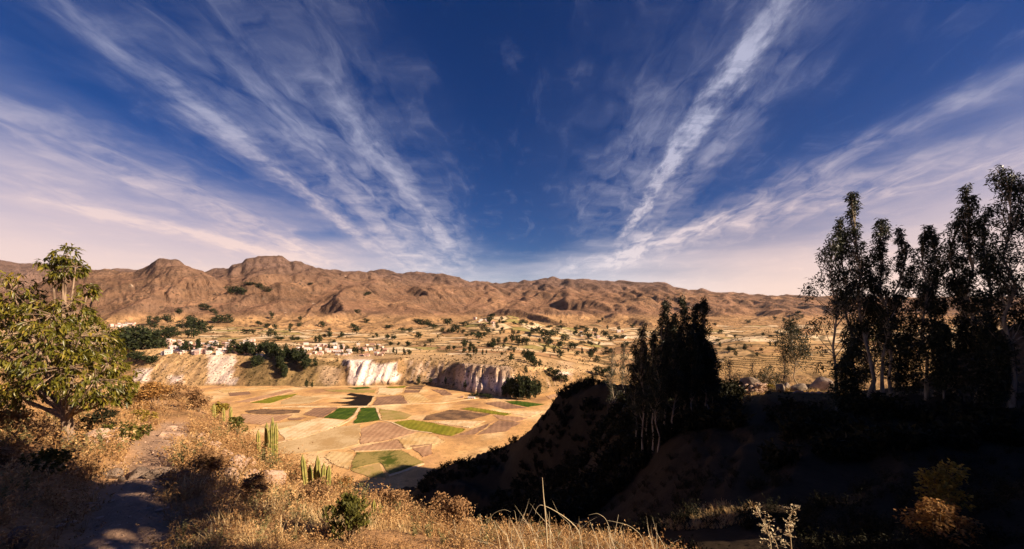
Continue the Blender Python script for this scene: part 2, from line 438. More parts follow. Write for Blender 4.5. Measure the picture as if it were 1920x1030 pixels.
def mount_z(x, y):
    x = np.asarray(x, float); y = np.asarray(y, float)
    q = CX + F * x / np.maximum(y, 1.0)
    fi = np.clip((q - MP0) / (MP1 - MP0) * (GX - 1), 0, GX - 1.001)
    fj = np.clip(np.clip((y - MY0) / (MY1 - MY0), 0, 1) ** (1 / 1.35) * (GY - 1), 0, GY - 1.001)
    i = fi.astype(int); j = fj.astype(int); a = fi - i; b = fj - j
    z = mz[j, i] * (1 - a) * (1 - b) + mz[j, i + 1] * a * (1 - b) + mz[j + 1, i] * (1 - a) * b + mz[j + 1, i + 1] * a * b
    return np.where((y < MY0) | (q < MP0) | (q > MP1), -400, z)
def ground(x, y):
    x, y = np.broadcast_arrays(np.asarray(x, float), np.asarray(y, float))
    shp = x.shape
    x, y = x.ravel(), y.ravel()
    z = np.full(x.shape, -400.0)
    for sel, fn in ((np.hypot(x, y) < 410, hill_z), ((y > 150) & (y < 950), floor_z), ((y > 585) & (y < 3350), scarp), (y > MY0, mount_z)):
        if sel.any():
            z[sel] = np.maximum(z[sel], fn(x[sel], y[sel]))
    return z.reshape(shp)
def look(px, py, d0=2.0, d1=9000.0):
    """where the line of sight through a pixel meets the ground"""
    lo, hi = d0, d1
    for n in (240, 16, 16):
        d = np.exp(np.linspace(math.log(lo), math.log(hi), n))
        g = ground((px - CX) / F * d, d)
        hit = np.nonzero(-(py - HY) / F * d <= g + 1e-9)[0]
        if len(hit) == 0:
            if n == 240:
                return None
            i = n - 1
        else:
            i = hit[0]
        if i == 0:
            break
        lo, hi = d[i - 1], d[i]
    return (float((px - CX) / F * d[i]), float(d[i]), float(g[i]))

# ------------------------------------------------------------------ mesh helpers
def link(name, me, mat=None, parent=None):
    o = bpy.data.objects.new(name, me)
    COL.objects.link(o)
    if mat is not None and me is not None and not me.materials:
        for m_ in (mat if isinstance(mat, (list, tuple)) else [mat]):
            me.materials.append(m_)
    if parent is not None:
        o.parent = parent
    return o
def tag(o, label=None, cat=None, group=None, kind=None):
    for k, v_ in (('label', label), ('category', cat), ('group', group), ('kind', kind)):
        if v_:
            o[k] = v_
    return o
def mesh_from(name, verts, faces, smooth=False, midx=None):
    """verts (n,3), faces (m,k) arrays of one face size, or list of both"""
    me = bpy.data.meshes.new(name)
    verts = np.asarray(verts, np.float32)
    if isinstance(faces, np.ndarray):
        faces = [faces]
    faces = [f for f in faces if len(f)]
    nl = sum(f.size for f in faces); nf = sum(len(f) for f in faces)
    me.vertices.add(len(verts)); me.vertices.foreach_set('co', verts.ravel())
    me.loops.add(nl); me.polygons.add(nf)
    me.loops.foreach_set('vertex_index', np.concatenate([f.ravel() for f in faces]).astype(np.int32))
    sizes = np.concatenate([np.full(len(f), f.shape[1]) for f in faces])
    starts = np.concatenate([[0], np.cumsum(sizes)[:-1]])
    me.polygons.foreach_set('loop_start', starts.astype(np.int32))
    me.polygons.foreach_set('use_smooth', np.full(nf, smooth))
    if midx is not None:
        me.polygons.foreach_set('material_index', np.asarray(midx, np.int32))
    me.update(calc_edges=True)
    return me
def grid_mesh(name, x, y, z, smooth=True):
    h, w = x.shape
    v_ = np.stack([x.ravel(), y.ravel(), z.ravel()], 1)
    i = np.arange(h * w).reshape(h, w)
    f = np.stack([i[:-1, :-1].ravel(), i[:-1, 1:].ravel(), i[1:, 1:].ravel(), i[1:, :-1].ravel()], 1)
    return mesh_from(name, v_, f, smooth)
def vcol(me, rgb, name='alb'):
    a = me.color_attributes.new(name, 'FLOAT_COLOR', 'POINT')
    c = np.ones((len(me.vertices), 4), np.float32)
    c[:, :3] = rgb
    a.data.foreach_set('color', c.ravel())

# ------------------------------------------------------------------ materials
MATS = {}
def new_mat(name):
    m_ = bpy.data.materials.new(name)
    m_.use_nodes = True
    m_.node_tree.nodes.clear()
    n_ = NT(m_.node_tree)
    MATS[name] = m_
    return m_, n_
def finish(n_, col, rough=0.9, bump=None, spec=0.15, bdist=0.1, bstr=0.6, trans=None):
    b = n_.n('ShaderNodeBsdfPrincipled', inp={'Base Color': col, 'Roughness': rough, 'Specular IOR Level': spec})
    if bump is not None:
        bn = n_.n('ShaderNodeBump', inp={'Height': bump, 'Strength': bstr, 'Distance': bdist})
        n_.set(b, 'Normal', bn.outputs[0])
    out = b.outputs[0]
    if trans is not None:
        tr = n_.n('ShaderNodeBsdfTranslucent', inp={'Color': trans[0]})
        ms = n_.n('ShaderNodeMixShader', inp={0: trans[1], 1: out, 2: tr.outputs[0]})
        out = ms.outputs[0]
    n_.n('ShaderNodeOutputMaterial', inp={0: out})
def mat_ground(name, s1, s2, s3, bdist, bstr=0.7, speck=None, amp=0.45):
    """colour of the ground per place (alb), broken up by noise at three sizes"""
    m_, n = new_mat(name)
    tc_ = n.n('ShaderNodeTexCoord').outputs['Object']
    a = n.n('ShaderNodeAttribute', attribute_name='alb').outputs['Color']
    n1 = n.noise(tc_, s1, 5, 0.6); n2 = n.noise(tc_, s2, 6, 0.62); n3 = n.noise(tc_, s3, 4, 0.6)
    mod = n.m('ADD', n.m('MULTIPLY', n.m('SUBTRACT', n1, 0.5), amp * 1.6), n.m('ADD', n.m('MULTIPLY', n.m('SUBTRACT', n2, 0.5), amp * 1.7), n.m('MULTIPLY', n.m('SUBTRACT', n3, 0.5), amp * 1.2)))
    mod = n.m('ADD', mod, 1.0)
    c = n.mix(1.0, a, n.comb(mod, mod, mod), 'MULTIPLY')
    if speck:
        sc_, thr, colr, st = speck
        vv = n.n('ShaderNodeTexVoronoi', inp={'Vector': tc_, 'Scale': sc_, 'Randomness': 1.0})
        k = n.m('MULTIPLY', n.m('SUBTRACT', 1.0, n.sm(vv.outputs['Distance'], thr * 0.55, thr)), n.sm(n2, 0.46, 0.60))
        c = n.mix(n.m('MULTIPLY', k, st), c, colr)
    finish(n, c, 0.95, n.m('ADD', n2, n.m('MULTIPLY', n3, 0.5)), 0.05, bdist, bstr)
    return m_
mat_ground('hillside_soil', 0.5, 3.0, 22.0, 0.06, 0.8)
mat_ground('valley_soil', 0.014, 0.08, 0.6, 0.8, 0.7, speck=(0.10, 0.30, (0.16, 0.10, 0.045), 0.5), amp=0.7)
mat_ground('scarp_rock', 0.015, 0.07, 0.35, 3.0, 1.0, speck=(0.16, 0.45, (0.06, 0.05, 0.022), 0.8), amp=0.85)
mat_ground('plateau_soil', 0.008, 0.05, 0.3, 0.6, 0.4, amp=0.4)
mat_ground('mountain_rock', 0.0026, 0.014, 0.07, 22.0, 0.9, speck=(0.03, 0.42, (0.05, 0.035, 0.024), 0.8), amp=1.0)

def polar(az, r):
    A, R_ = np.meshgrid(az, r)
    return R_ * np.sin(np.radians(A)), R_ * np.cos(np.radians(A))

def lerp3(a, b, t):
    return np.asarray(a)[None, :] * (1 - t[:, None]) + (np.asarray(b)[None, :] if np.ndim(b) == 1 else b) * t[:, None]
def mixc(c, b, t):
    return c * (1 - t[:, None]) + np.asarray(b)[None, :] * t[:, None]

# ---- near hillside, ravine and spur: one sheet all round the viewpoint
az_f = np.concatenate([np.linspace(-180, -64, 50, endpoint=False), np.linspace(-64, 62, 500, endpoint=False), np.linspace(62, 180, 70)])
r_f = np.exp(np.linspace(math.log(0.5), math.log(420), 370))
hx, hy = polar(az_f, r_f)
hzv = hill_z(hx, hy)
me = grid_mesh('hillside', hx, hy, hzv)
x_, y_, z_ = hx.ravel(), hy.ravel(), hzv.ravel()
n1 = fbm(x_ / 3.1, y_ / 3.1, 4, 201); n2 = fbm(x_ / 25, y_ / 25, 4, 203)
c = np.tile([0.36, 0.20, 0.095], (len(x_), 1))
c = mixc(c, [0.48, 0.30, 0.16], sstep(n1, 0.0, 0.5))
c = mixc(c, [0.16, 0.095, 0.045], sstep(-n1, 0.05, 0.5) * 0.8)
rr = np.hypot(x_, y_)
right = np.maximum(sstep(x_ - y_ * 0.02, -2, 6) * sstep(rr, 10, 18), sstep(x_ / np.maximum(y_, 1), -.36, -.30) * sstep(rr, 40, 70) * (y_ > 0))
c = mixc(c, [0.028, 0.021, 0.0135], right * 0.96)  # ground colour darkened over the slope and spur that lie in shade
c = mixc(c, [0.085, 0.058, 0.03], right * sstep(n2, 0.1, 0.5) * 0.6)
pd = path_dist(x_, y_)
c = mixc(c, [0.37, 0.235, 0.15], 1 - sstep(pd + n1 * 0.3, 0.18, 0.50))
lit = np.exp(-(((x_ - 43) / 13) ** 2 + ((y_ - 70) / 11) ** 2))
c = mixc(c, [0.42, 0.25, 0.09], np.clip(lit * 1.4, 0, 1))  # lighter ground colour painted where the bench catches the sun
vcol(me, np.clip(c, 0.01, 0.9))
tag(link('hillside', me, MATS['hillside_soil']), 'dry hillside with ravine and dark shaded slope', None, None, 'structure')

# ---- the trodden path, a thin sheet over the hillside
def path_sheet():
    pts = PATH
    t = np.concatenate([[0], np.cumsum(np.hypot(*np.diff(pts, axis=0).T))])
    tt = np.linspace(0, t[-1], 150)
    cx_, cy_ = np.interp(tt, t, pts[:, 0]), np.interp(tt, t, pts[:, 1])
    tx, ty = np.gradient(cx_), np.gradient(cy_)
    for _ in range(12):
        tx[1:-1] = (tx[:-2] + tx[1:-1] + tx[2:]) / 3; ty[1:-1] = (ty[:-2] + ty[1:-1] + ty[2:]) / 3
    l = np.hypot(tx, ty); nx, ny = -ty / l, tx / l
    k = np.linspace(-1, 1, 19)
    wl = 0.21 + 0.13 * fbm(tt * 1.3, tt * 0 + 2, 4, 11); wr = 0.21 + 0.13 * fbm(tt * 1.3, tt * 0 + 9, 4, 12)
    w = np.where(k[None] < 0, -wl[:, None] * -k[None], wr[:, None] * k[None])
    X, Y = cx_[:, None] + nx[:, None] * w, cy_[:, None] + ny[:, None] * w
    e = 1 - np.abs(k[None]) ** 4
    Z = hill_z(X, Y) + 0.012 * e - 0.03 * (1 - e) + fbm(X * 5, Y * 5, 4, 15) * 0.007
    me = grid_mesh('path', X, Y, Z)
    n1 = fbm(X.ravel() * 2.2, Y.ravel() * 2.2, 4, 16)
    c = np.tile([0.37, 0.235, 0.155], (X.size, 1)); c = mixc(c, [0.26, 0.16, 0.105], sstep(n1, 0, .5)); c = mixc(c, [0.50, 0.35, 0.25], sstep(-n1, .1, .5))
    vcol(me, c)
    tag(link('path', me, MATS['hillside_soil']), 'narrow dirt path climbing past the leafy tree', None, None, 'structure')
path_sheet()
# ---- valley floor
vx, vy = polar(np.linspace(-66, 66, 120), np.linspace(170, 1500, 110))
me = grid_mesh('valley_floor', vx, vy, floor_z(vx, vy))
x_, y_ = vx.ravel(), vy.ravel()
n1 = fbm(x_ / 60, y_ / 60, 4, 221)
c = np.tile([0.59, 0.335, 0.135], (len(x_), 1))
c = mixc(c, [0.71, 0.49, 0.26], sstep(n1, 0, 0.4)); c = mixc(c, [0.38, 0.21, 0.105], sstep(-n1, 0.05, 0.5))
vcol(me, c)
tag(link('valley_floor', me, MATS['valley_soil']), 'straw coloured valley floor between the fields', None, None, 'structure')

# ---- scarp across the valley (direction, depth) and plateau behind it
spx = np.linspace(-500, 2500, 1000)
sd = np.linspace(585, 1010, 145)
SP, SDp = np.meshgrid(spx, sd)
sx_ = (SP - CX) / F * SDp
szv = scarp(sx_, SDp)
me = grid_mesh('scarp', sx_, SDp, szv)
x_, y_, z_, p_ = sx_.ravel(), SDp.ravel(), szv.ravel(), SP.ravel()
slope = np.abs(np.gradient(szv, axis=0) / (sd[1] - sd[0])).ravel()
n1 = fbm(x_ / 45, y_ / 45, 5, 231); n2 = fbm(x_ / 9, z_ / 30, 4, 233)
rel = (z_ - FLOOR) / 62
c = np.tile([0.30, 0.18, 0.085], (len(x_), 1))
c = mixc(c, [0.20, 0.125, 0.055], sstep(n1, -0.1, 0.4))
c = mixc(c, [0.42, 0.265, 0.13], sstep(p_, 250, 300) * (1 - sstep(p_, 380, 420)) * 0.8)
c = mixc(c, [0.17, 0.12, 0.05], sstep(p_, 445, 470) * (1 - sstep(p_, 600, 640)) * 0.6)
white = np.array([0.72, 0.56, 0.47])
def streak(lo, hi, edge, r0, r1, st):
    k = sstep(p_ + n2 * 13 + n1 * 12, lo, lo + edge) * (1 - sstep(p_ + n2 * 13 - n1 * 12, hi - edge, hi))
    return k * sstep(rel + n1 * 0.12, r0, r0 + 0.1) * (1 - sstep(rel + n1 * 0.15, r1, r1 + 0.1)) * st
c = mixc(c, white, streak(386, 446, 10, 0.0, 0.98, 0.8))
c = mixc(c, white, streak(248, 292, 10, 0.0, 0.42, 0.95))
c = mixc(c, white, streak(314, 352, 12, 0.0, 0.26, 0.95))
c = mixc(c, white * 1.08, streak(650, 700, 5, 0.0, 0.92, 1.0))
c = mixc(c, white * 1.08, streak(690, 750, 6, 0.08, 0.62, 1.0))
c = mixc(c, [0.52, 0.36, 0.25], streak(850, 968, 12, 0.0, 0.95, 0.8))
c = mixc(c, white, streak(866, 968, 8, 0.10, 0.46, 1.0) * sstep(n2, -0.35, 0.05))
c = mixc(c, white, streak(1040, 1080, 10, 0.3, 0.5, 0.9))
c = mixc(c, [0.58, 0.42, 0.32], streak(755, 860, 26, 0.05, 0.85, 0.6) * sstep(n2, -0.3, 0.3))
c = mixc(c, [0.50, 0.34, 0.22], streak(585, 650, 24, 0.0, 0.5, 0.6))
c = mixc(c, [0.12, 0.085, 0.045], streak(455, 600, 30, 0.1, 0.95, 0.4) * sstep(n1, 0.0, 0.4))
c = mixc(c, [0.52, 0.37, 0.25], streak(270, 400, 40, 0.30, 0.62, 0.5) * sstep(n2, -0.1, 0.4))
c = mixc(c, [0.45, 0.30, 0.2], streak(960, 1120, 30, 0.1, 0.7, 0.5) * sstep(n2, 0.0, 0.4))
top = sstep(y_ - (np.interp(p_, SC_PX, SC_B) + 85), -8, 14)
c = mixc(c, [0.50, 0.32, 0.16], top * 0.85)
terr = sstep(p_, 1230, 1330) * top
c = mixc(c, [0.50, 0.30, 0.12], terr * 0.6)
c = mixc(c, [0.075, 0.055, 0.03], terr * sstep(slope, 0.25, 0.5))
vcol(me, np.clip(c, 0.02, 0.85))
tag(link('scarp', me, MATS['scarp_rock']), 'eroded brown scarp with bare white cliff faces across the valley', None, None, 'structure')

pd_ = np.concatenate([np.linspace(900, 1400, 90, endpoint=False), np.exp(np.linspace(math.log(1400), math.log(3350), 95))])
ppx = np.linspace(-700, 2700, 520)
PP, PD = np.meshgrid(ppx, pd_)
qx = (PP - CX) / F * PD
qz = scarp(qx, PD)
qz[PD < 1005] -= 1.5
me = grid_mesh('plateau', qx, PD, qz)
x_, y_, p_ = qx.ravel(), PD.ravel(), PP.ravel()
n1 = fbm(x_ / 150, y_ / 150, 5, 241)
c = np.tile([0.46, 0.28, 0.135], (len(x_), 1))
c = mixc(c, [0.33, 0.19, 0.09], sstep(n1, 0.0, 0.4)); c = mixc(c, [0.58, 0.39, 0.20], sstep(-n1, 0.0, 0.45))
c = mixc(c, [0.30, 0.17, 0.085], sstep(y_, 2300, 2800) * 0.7)
slp = (np.gradient(qz, axis=0) / np.gradient(pd_)[:, None]).ravel()
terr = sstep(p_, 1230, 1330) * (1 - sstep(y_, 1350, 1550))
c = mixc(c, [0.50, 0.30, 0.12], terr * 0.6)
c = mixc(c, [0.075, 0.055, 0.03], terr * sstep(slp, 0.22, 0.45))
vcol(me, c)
m_, n = new_mat('plateau_fields')
tcn = n.n('ShaderNodeTexCoord').outputs['Object']
a = n.n('ShaderNodeAttribute', attribute_name='alb').outputs['Color']
w1 = n.noise(tcn, 0.006, 3, 0.5, 0, 'Color')
vec = n.n('ShaderNodeVectorMath', operation='MULTIPLY_ADD', inp={0: w1, 1: (70, 70, 0), 2: tcn}).outputs[0]
mp = n.n('ShaderNodeMapping', inp={'Vector': vec, 'Scale': (0.010, 0.012, 0.0)})
vo = n.n('ShaderNodeTexVoronoi', inp={'Vector': mp.outputs[0], 'Scale': 1.0, 'Randomness': 0.85})
ve = n.n('ShaderNodeTexVoronoi', feature='DISTANCE_TO_EDGE', inp={'Vector': mp.outputs[0], 'Scale': 1.0, 'Randomness': 0.85})
rnd = n.n('ShaderNodeSeparateColor', inp={0: vo.outputs['Color']}).outputs
fc = n.ramp(rnd[0], [(0.0, (.58, .37, .18)), (.2, (.74, .56, .36)), (.38, (.47, .275, .125)), (.55, (.36, .20, .10)), (.70, (.70, .51, .31)), (.82, (.27, .23, .075)), (.88, (.52, .34, .17)), (1, (.42, .25, .12))], 'CONSTANT')
patch = n.sm(n.noise(tcn, 0.0035, 4, 0.6), 0.36, 0.50)
c = n.mix(n.m('MULTIPLY', patch, 0.85), a, fc)
nn = n.noise(tcn, 0.05, 6, 0.65)
mod = n.m('MULTIPLY_ADD', nn, 1.5, 0.25)
c = n.mix(1.0, c, n.comb(mod, mod, mod), 'MULTIPLY')
edge = n.m('MULTIPLY', n.m('SUBTRACT', 1.0, n.sm(ve.outputs[0], 0.03, 0.09)), n.sm(n.noise(tcn, 0.016, 3), 0.36, 0.5))
c = n.mix(n.m('MULTIPLY', edge, 0.85), c, (0.09, 0.065, 0.03))
finish(n, c, 0.95, nn, 0.05, 1.5, 0.6)
tag(link('plateau', me, m_), 'patchwork of dry farm plots on the plateau', None, None, 'structure')

# ---- mountains
me = grid_mesh('mountains', mxx, myy, mz)
x_, y_, z_ = mxx.ravel(), myy.ravel(), mz.ravel()
gyv, gxv = np.gradient(mz)
sl = np.hypot(gyv / np.gradient(gy)[:, None], gxv / np.gradient(mxx, axis=1)).ravel()
n1 = fbm(x_ / 500, y_ / 500, 5, 251); n2 = fbm(x_ / 140, y_ / 140, 5, 253)
c = np.tile([0.205, 0.115, 0.073], (len(x_), 1))
c = mixc(c, [0.30, 0.175, 0.10], sstep(n1, 0.0, 0.5) * 0.8)
c = mixc(c, [0.135, 0.08, 0.057], sstep(-n1, 0.05, 0.5) * 0.8)
c = mixc(c, [0.13, 0.078, 0.052], sstep(sl, 0.42, 0.75) * 0.75)
c = mixc(c, [0.135, 0.088, 0.076], sstep(z_, 200, 520) * 0.8)
c = mixc(c, [0.52, 0.37, 0.22], sstep(n2, 0.45, 0.62) * sstep(z_, 420, 150) * 0.8 * sstep(y_, 2500, 3000))
c = mixc(c, [0.55, 0.45, 0.36], sstep(fbm(x_ / 60, y_ / 60, 4, 255), 0.50, 0.60) * sstep(fbm(x_ / 800, y_ / 800, 3, 257), 0.05, 0.25) * 0.8)
c = mixc(c, [0.44, 0.27, 0.13], sstep(-z_, -20, 40) * 0.6)
strata = sstep(np.sin(z_ / 13.0 + n1 * 4 + n2 * 2), 0.2, 0.8)
c = mixc(c, [0.105, 0.066, 0.048], strata * sstep(sl, 0.34, 0.62) * 0.6)
c = mixc(c, [0.40, 0.25, 0.15], (1 - strata) * sstep(n2, 0.1, 0.5) * sstep(sl, 0.3, 0.15) * 0.35)
c = c * np.array([1.10, 1.06, 1.0])
vcol(me, np.clip(c, 0.02, 0.8))
tag(link('mountains', me, MATS['mountain_rock']), 'bare brown eroded mountain range along the horizon', None, None, 'structure')


# ------------------------------------------------------------------ fields on the valley floor
def mat_field(name, ca, cb, sc_=0.05, rows=0.0, rough=0.95):
    m_, n = new_mat(name)
    tc_ = n.n('ShaderNodeTexCoord').outputs['Object']
    n1 = n.noise(tc_, sc_, 6, 0.62); n2 = n.noise(tc_, sc_ * 9, 5, 0.65)
    f = n.sm(n.m('MULTIPLY_ADD', n.m('SUBTRACT', n2, 0.5), 0.5, n1), 0.38, 0.62)
    c = n.mix(f, ca, cb)
    if rows:
        w = n.n('ShaderNodeTexWave', inp={'Vector': tc_, 'Scale': 0.045, 'Distortion': 1.6, 'Detail': 2.0})
        k = n.m('MULTIPLY_ADD', w.outputs['Fac'], rows, 1 - rows * 0.5)
        c = n.mix(1.0, c, n.comb(k, k, k), 'MULTIPLY')
    n3 = n.noise(tc_, 0.9, 4, 0.6)
    k = n.m('MULTIPLY_ADD', n3, 0.5, 0.75)
    c = n.mix(1.0, c, n.comb(k, k, k), 'MULTIPLY')
    finish(n, c, rough, n2, 0.05, 0.6, 0.5)
mat_field('crop_dark_green', (.032, .066, .008), (.08, .115, .014), 0.06, 0.25)
mat_field('crop_olive', (.17, .165, .016), (.27, .225, .03), 0.05, 0.25)
mat_field('crop_patchy_green', (.07, .085, .014), (.33, .24, .08), 0.045)
mat_field('crop_dry_green', (.30, .235, .065), (.44, .29, .12), 0.04)
mat_field('stubble_pale', (.74, .56, .34), (.58, .38, .19), 0.05, 0.12)
mat_field('straw', (.53, .33, .135), (.66, .46, .23), 0.05, 0.2)
mat_field('ploughed_tan', (.37, .205, .115), (.50, .30, .17), 0.035, 0.22)
mat_field('ploughed_brown', (.22, .125, .08), (.34, .195, .115), 0.035, 0.22)
mat_field('earth_dark', (.115, .07, .045), (.26, .15, .08), 0.06)
mat_field('earth_burnt', (.012, .009, .007), (.022, .015, .011), 0.05)
mat_field('mottled_tan', (.44, .28, .125), (.58, .41, .22), 0.035)
def c4(pts): return [(380 + a / 3.815, 700 + b / 3.815) for a, b in pts]
def c6(pts): return [(400 + a / 3.0, 760 + b / 3.0) for a, b in pts]
def c3(pts): return [(780 + a / 3.815, 500 + b / 3.815) for a, b in pts]
FIELDS = [
 ('crop_dark_green', c4([(975, 250), (1108, 248), (1075, 300), (1025, 333), (868, 322)]), 'small dark green crop field, the left of the twin green plots'),
 ('crop_dark_green', c4([(1135, 248), (1240, 246), (1262, 338), (1180, 350), (1082, 362)]), 'small dark green crop field, the right of the twin green plots'),
 ('crop_olive', c6([(1000, 98), (1120, 82), (1420, 135), (1400, 150), (1340, 174), (1130, 140)]), 'long olive green crop field beside the brown plots'),
 ('stubble_pale', c4([(540, 410), (830, 320), (1020, 340), (960, 375), (720, 455), (590, 475)]), 'pale cream stubble field below the twin green plots'),
 ('mottled_tan', c4([(540, 500), (720, 460), (960, 385), (1130, 370), (1115, 510), (990, 545), (700, 575), (480, 585)]), 'large streaked tan field below the cream stubble field'),
 ('ploughed_tan', c4([(1130, 400), (1260, 350), (1330, 355), (1530, 425), (1330, 480), (1130, 510)]), 'smooth ploughed tan field beneath the right green plot'),
 ('straw', c4([(1400, 480), (1560, 425), (1640, 440), (1740, 495), (1450, 545)]), 'rough straw field below the olive field'),
 ('ploughed_tan', c4([(1060, 545), (1390, 475), (1450, 545), (1100, 560)]), 'narrow tan field above the lowest green field'),
 ('crop_patchy_green', c4([(1100, 570), (1420, 555), (1580, 640), (1340, 720), (1270, 640), (1060, 690)]), 'patchy green field nearest the shaded ravine'),
 ('crop_dry_green', c4([(1060, 694), (1262, 650), (1310, 745), (1190, 745)]), 'dry yellowish field below the patchy green field'),
 ('straw', c4([(870, 600), (920, 560), (1080, 575), (1050, 690), (930, 650)]), 'small straw field beside the patchy green field'),
 ('earth_burnt', c4([(1060, 145), (1225, 165), (1200, 235), (1000, 232), (1060, 222), (900, 214), (1040, 205), (1090, 190), (980, 180), (1110, 172), (1030, 158)]), 'black burnt field with a ragged edge'),
 ('ploughed_brown', c4([(1245, 172), (1420, 158), (1470, 215), (1215, 230)]), 'brown ploughed field beside the black burnt field'),
 ('ploughed_brown', c4([(800, 250), (965, 246), (862, 318), (720, 300)]), 'brown ploughed field left of the twin green plots'),
 ('earth_dark', c4([(300, 270), (420, 258), (700, 265), (690, 285), (520, 295), (330, 285)]), 'dark earth strip on the near side of the long farm track'),
 ('ploughed_tan', c4([(280, 292), (520, 299), (650, 297), (560, 340), (420, 370), (270, 350)]), 'smooth pinkish field below the dark earth strip'),
 ('ploughed_brown', c4([(610, 325), (740, 318), (700, 335), (620, 338)]), 'tiny brown patch above the cream stubble field'),
 ('mottled_tan', c4([(400, 385), (640, 342), (780, 347), (540, 403)]), 'thin mottled strip above the cream stubble field'),
 ('crop_olive', c4([(340, 213), (540, 165), (680, 150), (640, 170), (480, 215)]), 'narrow yellow green field near the far scarp'),
 ('ploughed_tan', c4([(230, 205), (620, 120), (660, 130), (535, 160), (330, 208)]), 'long tan strip above the narrow yellow green field'),
 ('ploughed_brown', c4([(190, 140), (330, 130), (350, 150), (200, 165)]), 'brown strip at the foot of the scarp'),
 ('mottled_tan', c4([(565, 205), (665, 160), (870, 180), (760, 220), (560, 225)]), 'mottled orange field left of the black burnt field'),
 ('stubble_pale', c4([(640, 238), (880, 238), (1000, 236), (700, 246), (560, 246)]), 'thin pale strip along the farm track'),
 ('stubble_pale', c4([(1250, 150), (1262, 108), (1440, 112), (1430, 140), (1360, 158)]), 'pale stubble field at the foot of the cliff'),
 ('earth_dark', c4([(1450, 110), (1505, 82), (1600, 82), (1562, 118)]), 'dark brown plot touching the foot of the scarp'),
 ('ploughed_brown', c4([(1450, 118), (1558, 122), (1550, 138), (1440, 140)]), 'small brown plot under the dark brown plot'),
 ('ploughed_brown', c4([(1640, 120), (1730, 120), (1790, 158), (1720, 160)]), 'small brown plot below the striped cliff'),
 ('crop_dark_green', c4([(1040, 105), (1180, 98), (1210, 108), (1100, 118)]), 'thin green strip below the white cliff'),
 ('crop_olive', c4([(1310, 100), (1460, 92), (1440, 105), (1330, 110)]), 'thin olive strip right of the white cliff'),
 ('crop_dry_green', c4([(860, 118), (1040, 120), (1240, 120), (1230, 140), (1100, 144), (900, 132)]), 'dry field between the white cliff and the burnt field'),
 ('crop_dry_green', c4([(1265, 255), (1420, 275), (1500, 300), (1450, 330), (1285, 338)]), 'dry greenish pasture beside the right green plot'),
 ('straw', c4([(1430, 160), (1540, 142), (1640, 200), (1480, 215)]), 'straw field right of the brown ploughed field'),
 ('earth_dark', c6([(1200, 60), (1330, 25), (1560, 50), (1450, 82), (1180, 84)]), 'dark mottled earth above the olive field'),
 ('crop_olive', c6([(1390, 22), (1450, 12), (1680, 48), (1640, 58)]), 'long thin green strip above the dark mottled earth'),
 ('stubble_pale', c6([(1210, 95), (1330, 87), (1530, 90), (1440, 130)]), 'pale stubble strip behind the olive field'),
 ('ploughed_brown', c6([(1370, 172), (1590, 87), (1470, 166)]), 'narrow brown wedge beside the olive field'),
 ('ploughed_brown', c6([(1485, 168), (1605, 87), (1730, 100), (1640, 150)]), 'brown field against the dark spur'),
 ('stubble_pale', c6([(1680, 50), (1850, 35), (1790, 66)]), 'pale wedge of stubble against the dark spur'),
 ('ploughed_tan', c6([(1575, 56), (1650, 62), (1780, 72), (1700, 95), (1610, 80)]), 'tan field between two pale strips by the spur'),
 ('crop_dark_green', c3([(640, 965), (720, 962), (920, 985), (800, 1005), (690, 985)]), 'bright green field near the tree clump'),
 ('ploughed_brown', c3([(480, 977), (600, 967), (790, 1010), (640, 1020)]), 'brown field below the small farmstead'),
 ('crop_patchy_green', c3([(1000, 860), (1130, 848), (1260, 848), (1130, 866)]), 'thin green strip beyond the tree clump'),
 ('ploughed_tan', c3([(930, 930), (1030, 905), (1080, 905), (960, 950)]), 'tan wedge right of the tree clump'),
 ('straw', c4([(80, 120), (420, 100), (560, 108), (300, 128), (150, 138)]), 'straw strip under the foot of the white landslide'),
 ('ploughed_tan', c6([(1100, 232), (1230, 222), (1230, 280), (1180, 295)]), 'brown rough field at the edge of the ravine shadow'),
]
def floor_pt(px, py):
    d = F * 150.0 / (py - HY)
    return Vector(((px - CX) / F * d, d))
EDGE_PTS = []
for fi, (mn, poly, lab) in enumerate(FIELDS):
    pts = [floor_pt(*p) for p in poly]
    out = []
    for i, a in enumerate(pts):                        # edges that wander a little
        b = pts[(i + 1) % len(pts)]
        k = max(1, int((b - a).length / 7))
        nrm = Vector((-(b - a).y, (b - a).x)).normalized()
        for j in range(k):
            p = a.lerp(b, j / k)
            w = float(vnoise(p.x / 14, p.y / 14, 300 + fi)) * min(2.8, (b - a).length * 0.05) * (1 if j else 0.3)
            out.append(p + nrm * w)
    EDGE_PTS.append((fi, out))
    bm = bmesh.new()
    vs_ = [bm.verts.new((p.x, p.y, 0)) for p in out]
    f = bm.faces.new(vs_)
    f.normal_update()
    if f.normal.z < 0:
        f.normal_flip()
    bmesh.ops.triangulate(bm, faces=bm.faces[:])
    ext = bmesh.ops.extrude_edge_only(bm, edges=[e for e in bm.edges if e.is_boundary])
    low = {g for g in ext['geom'] if isinstance(g, bmesh.types.BMVert)}
    h = 0.35 + 0.012 * (fi % 5)
    for v_ in bm.verts:
        v_.co.z = float(floor_z(v_.co.x, v_.co.y)) + (-0.6 if v_ in low else h)
    me = bpy.data.meshes.new('field')
    bm.to_mesh(me); bm.free()
    o = link('field', me, MATS[mn])
    tag(o, lab, None, 'farm fields on the valley floor', 'structure')

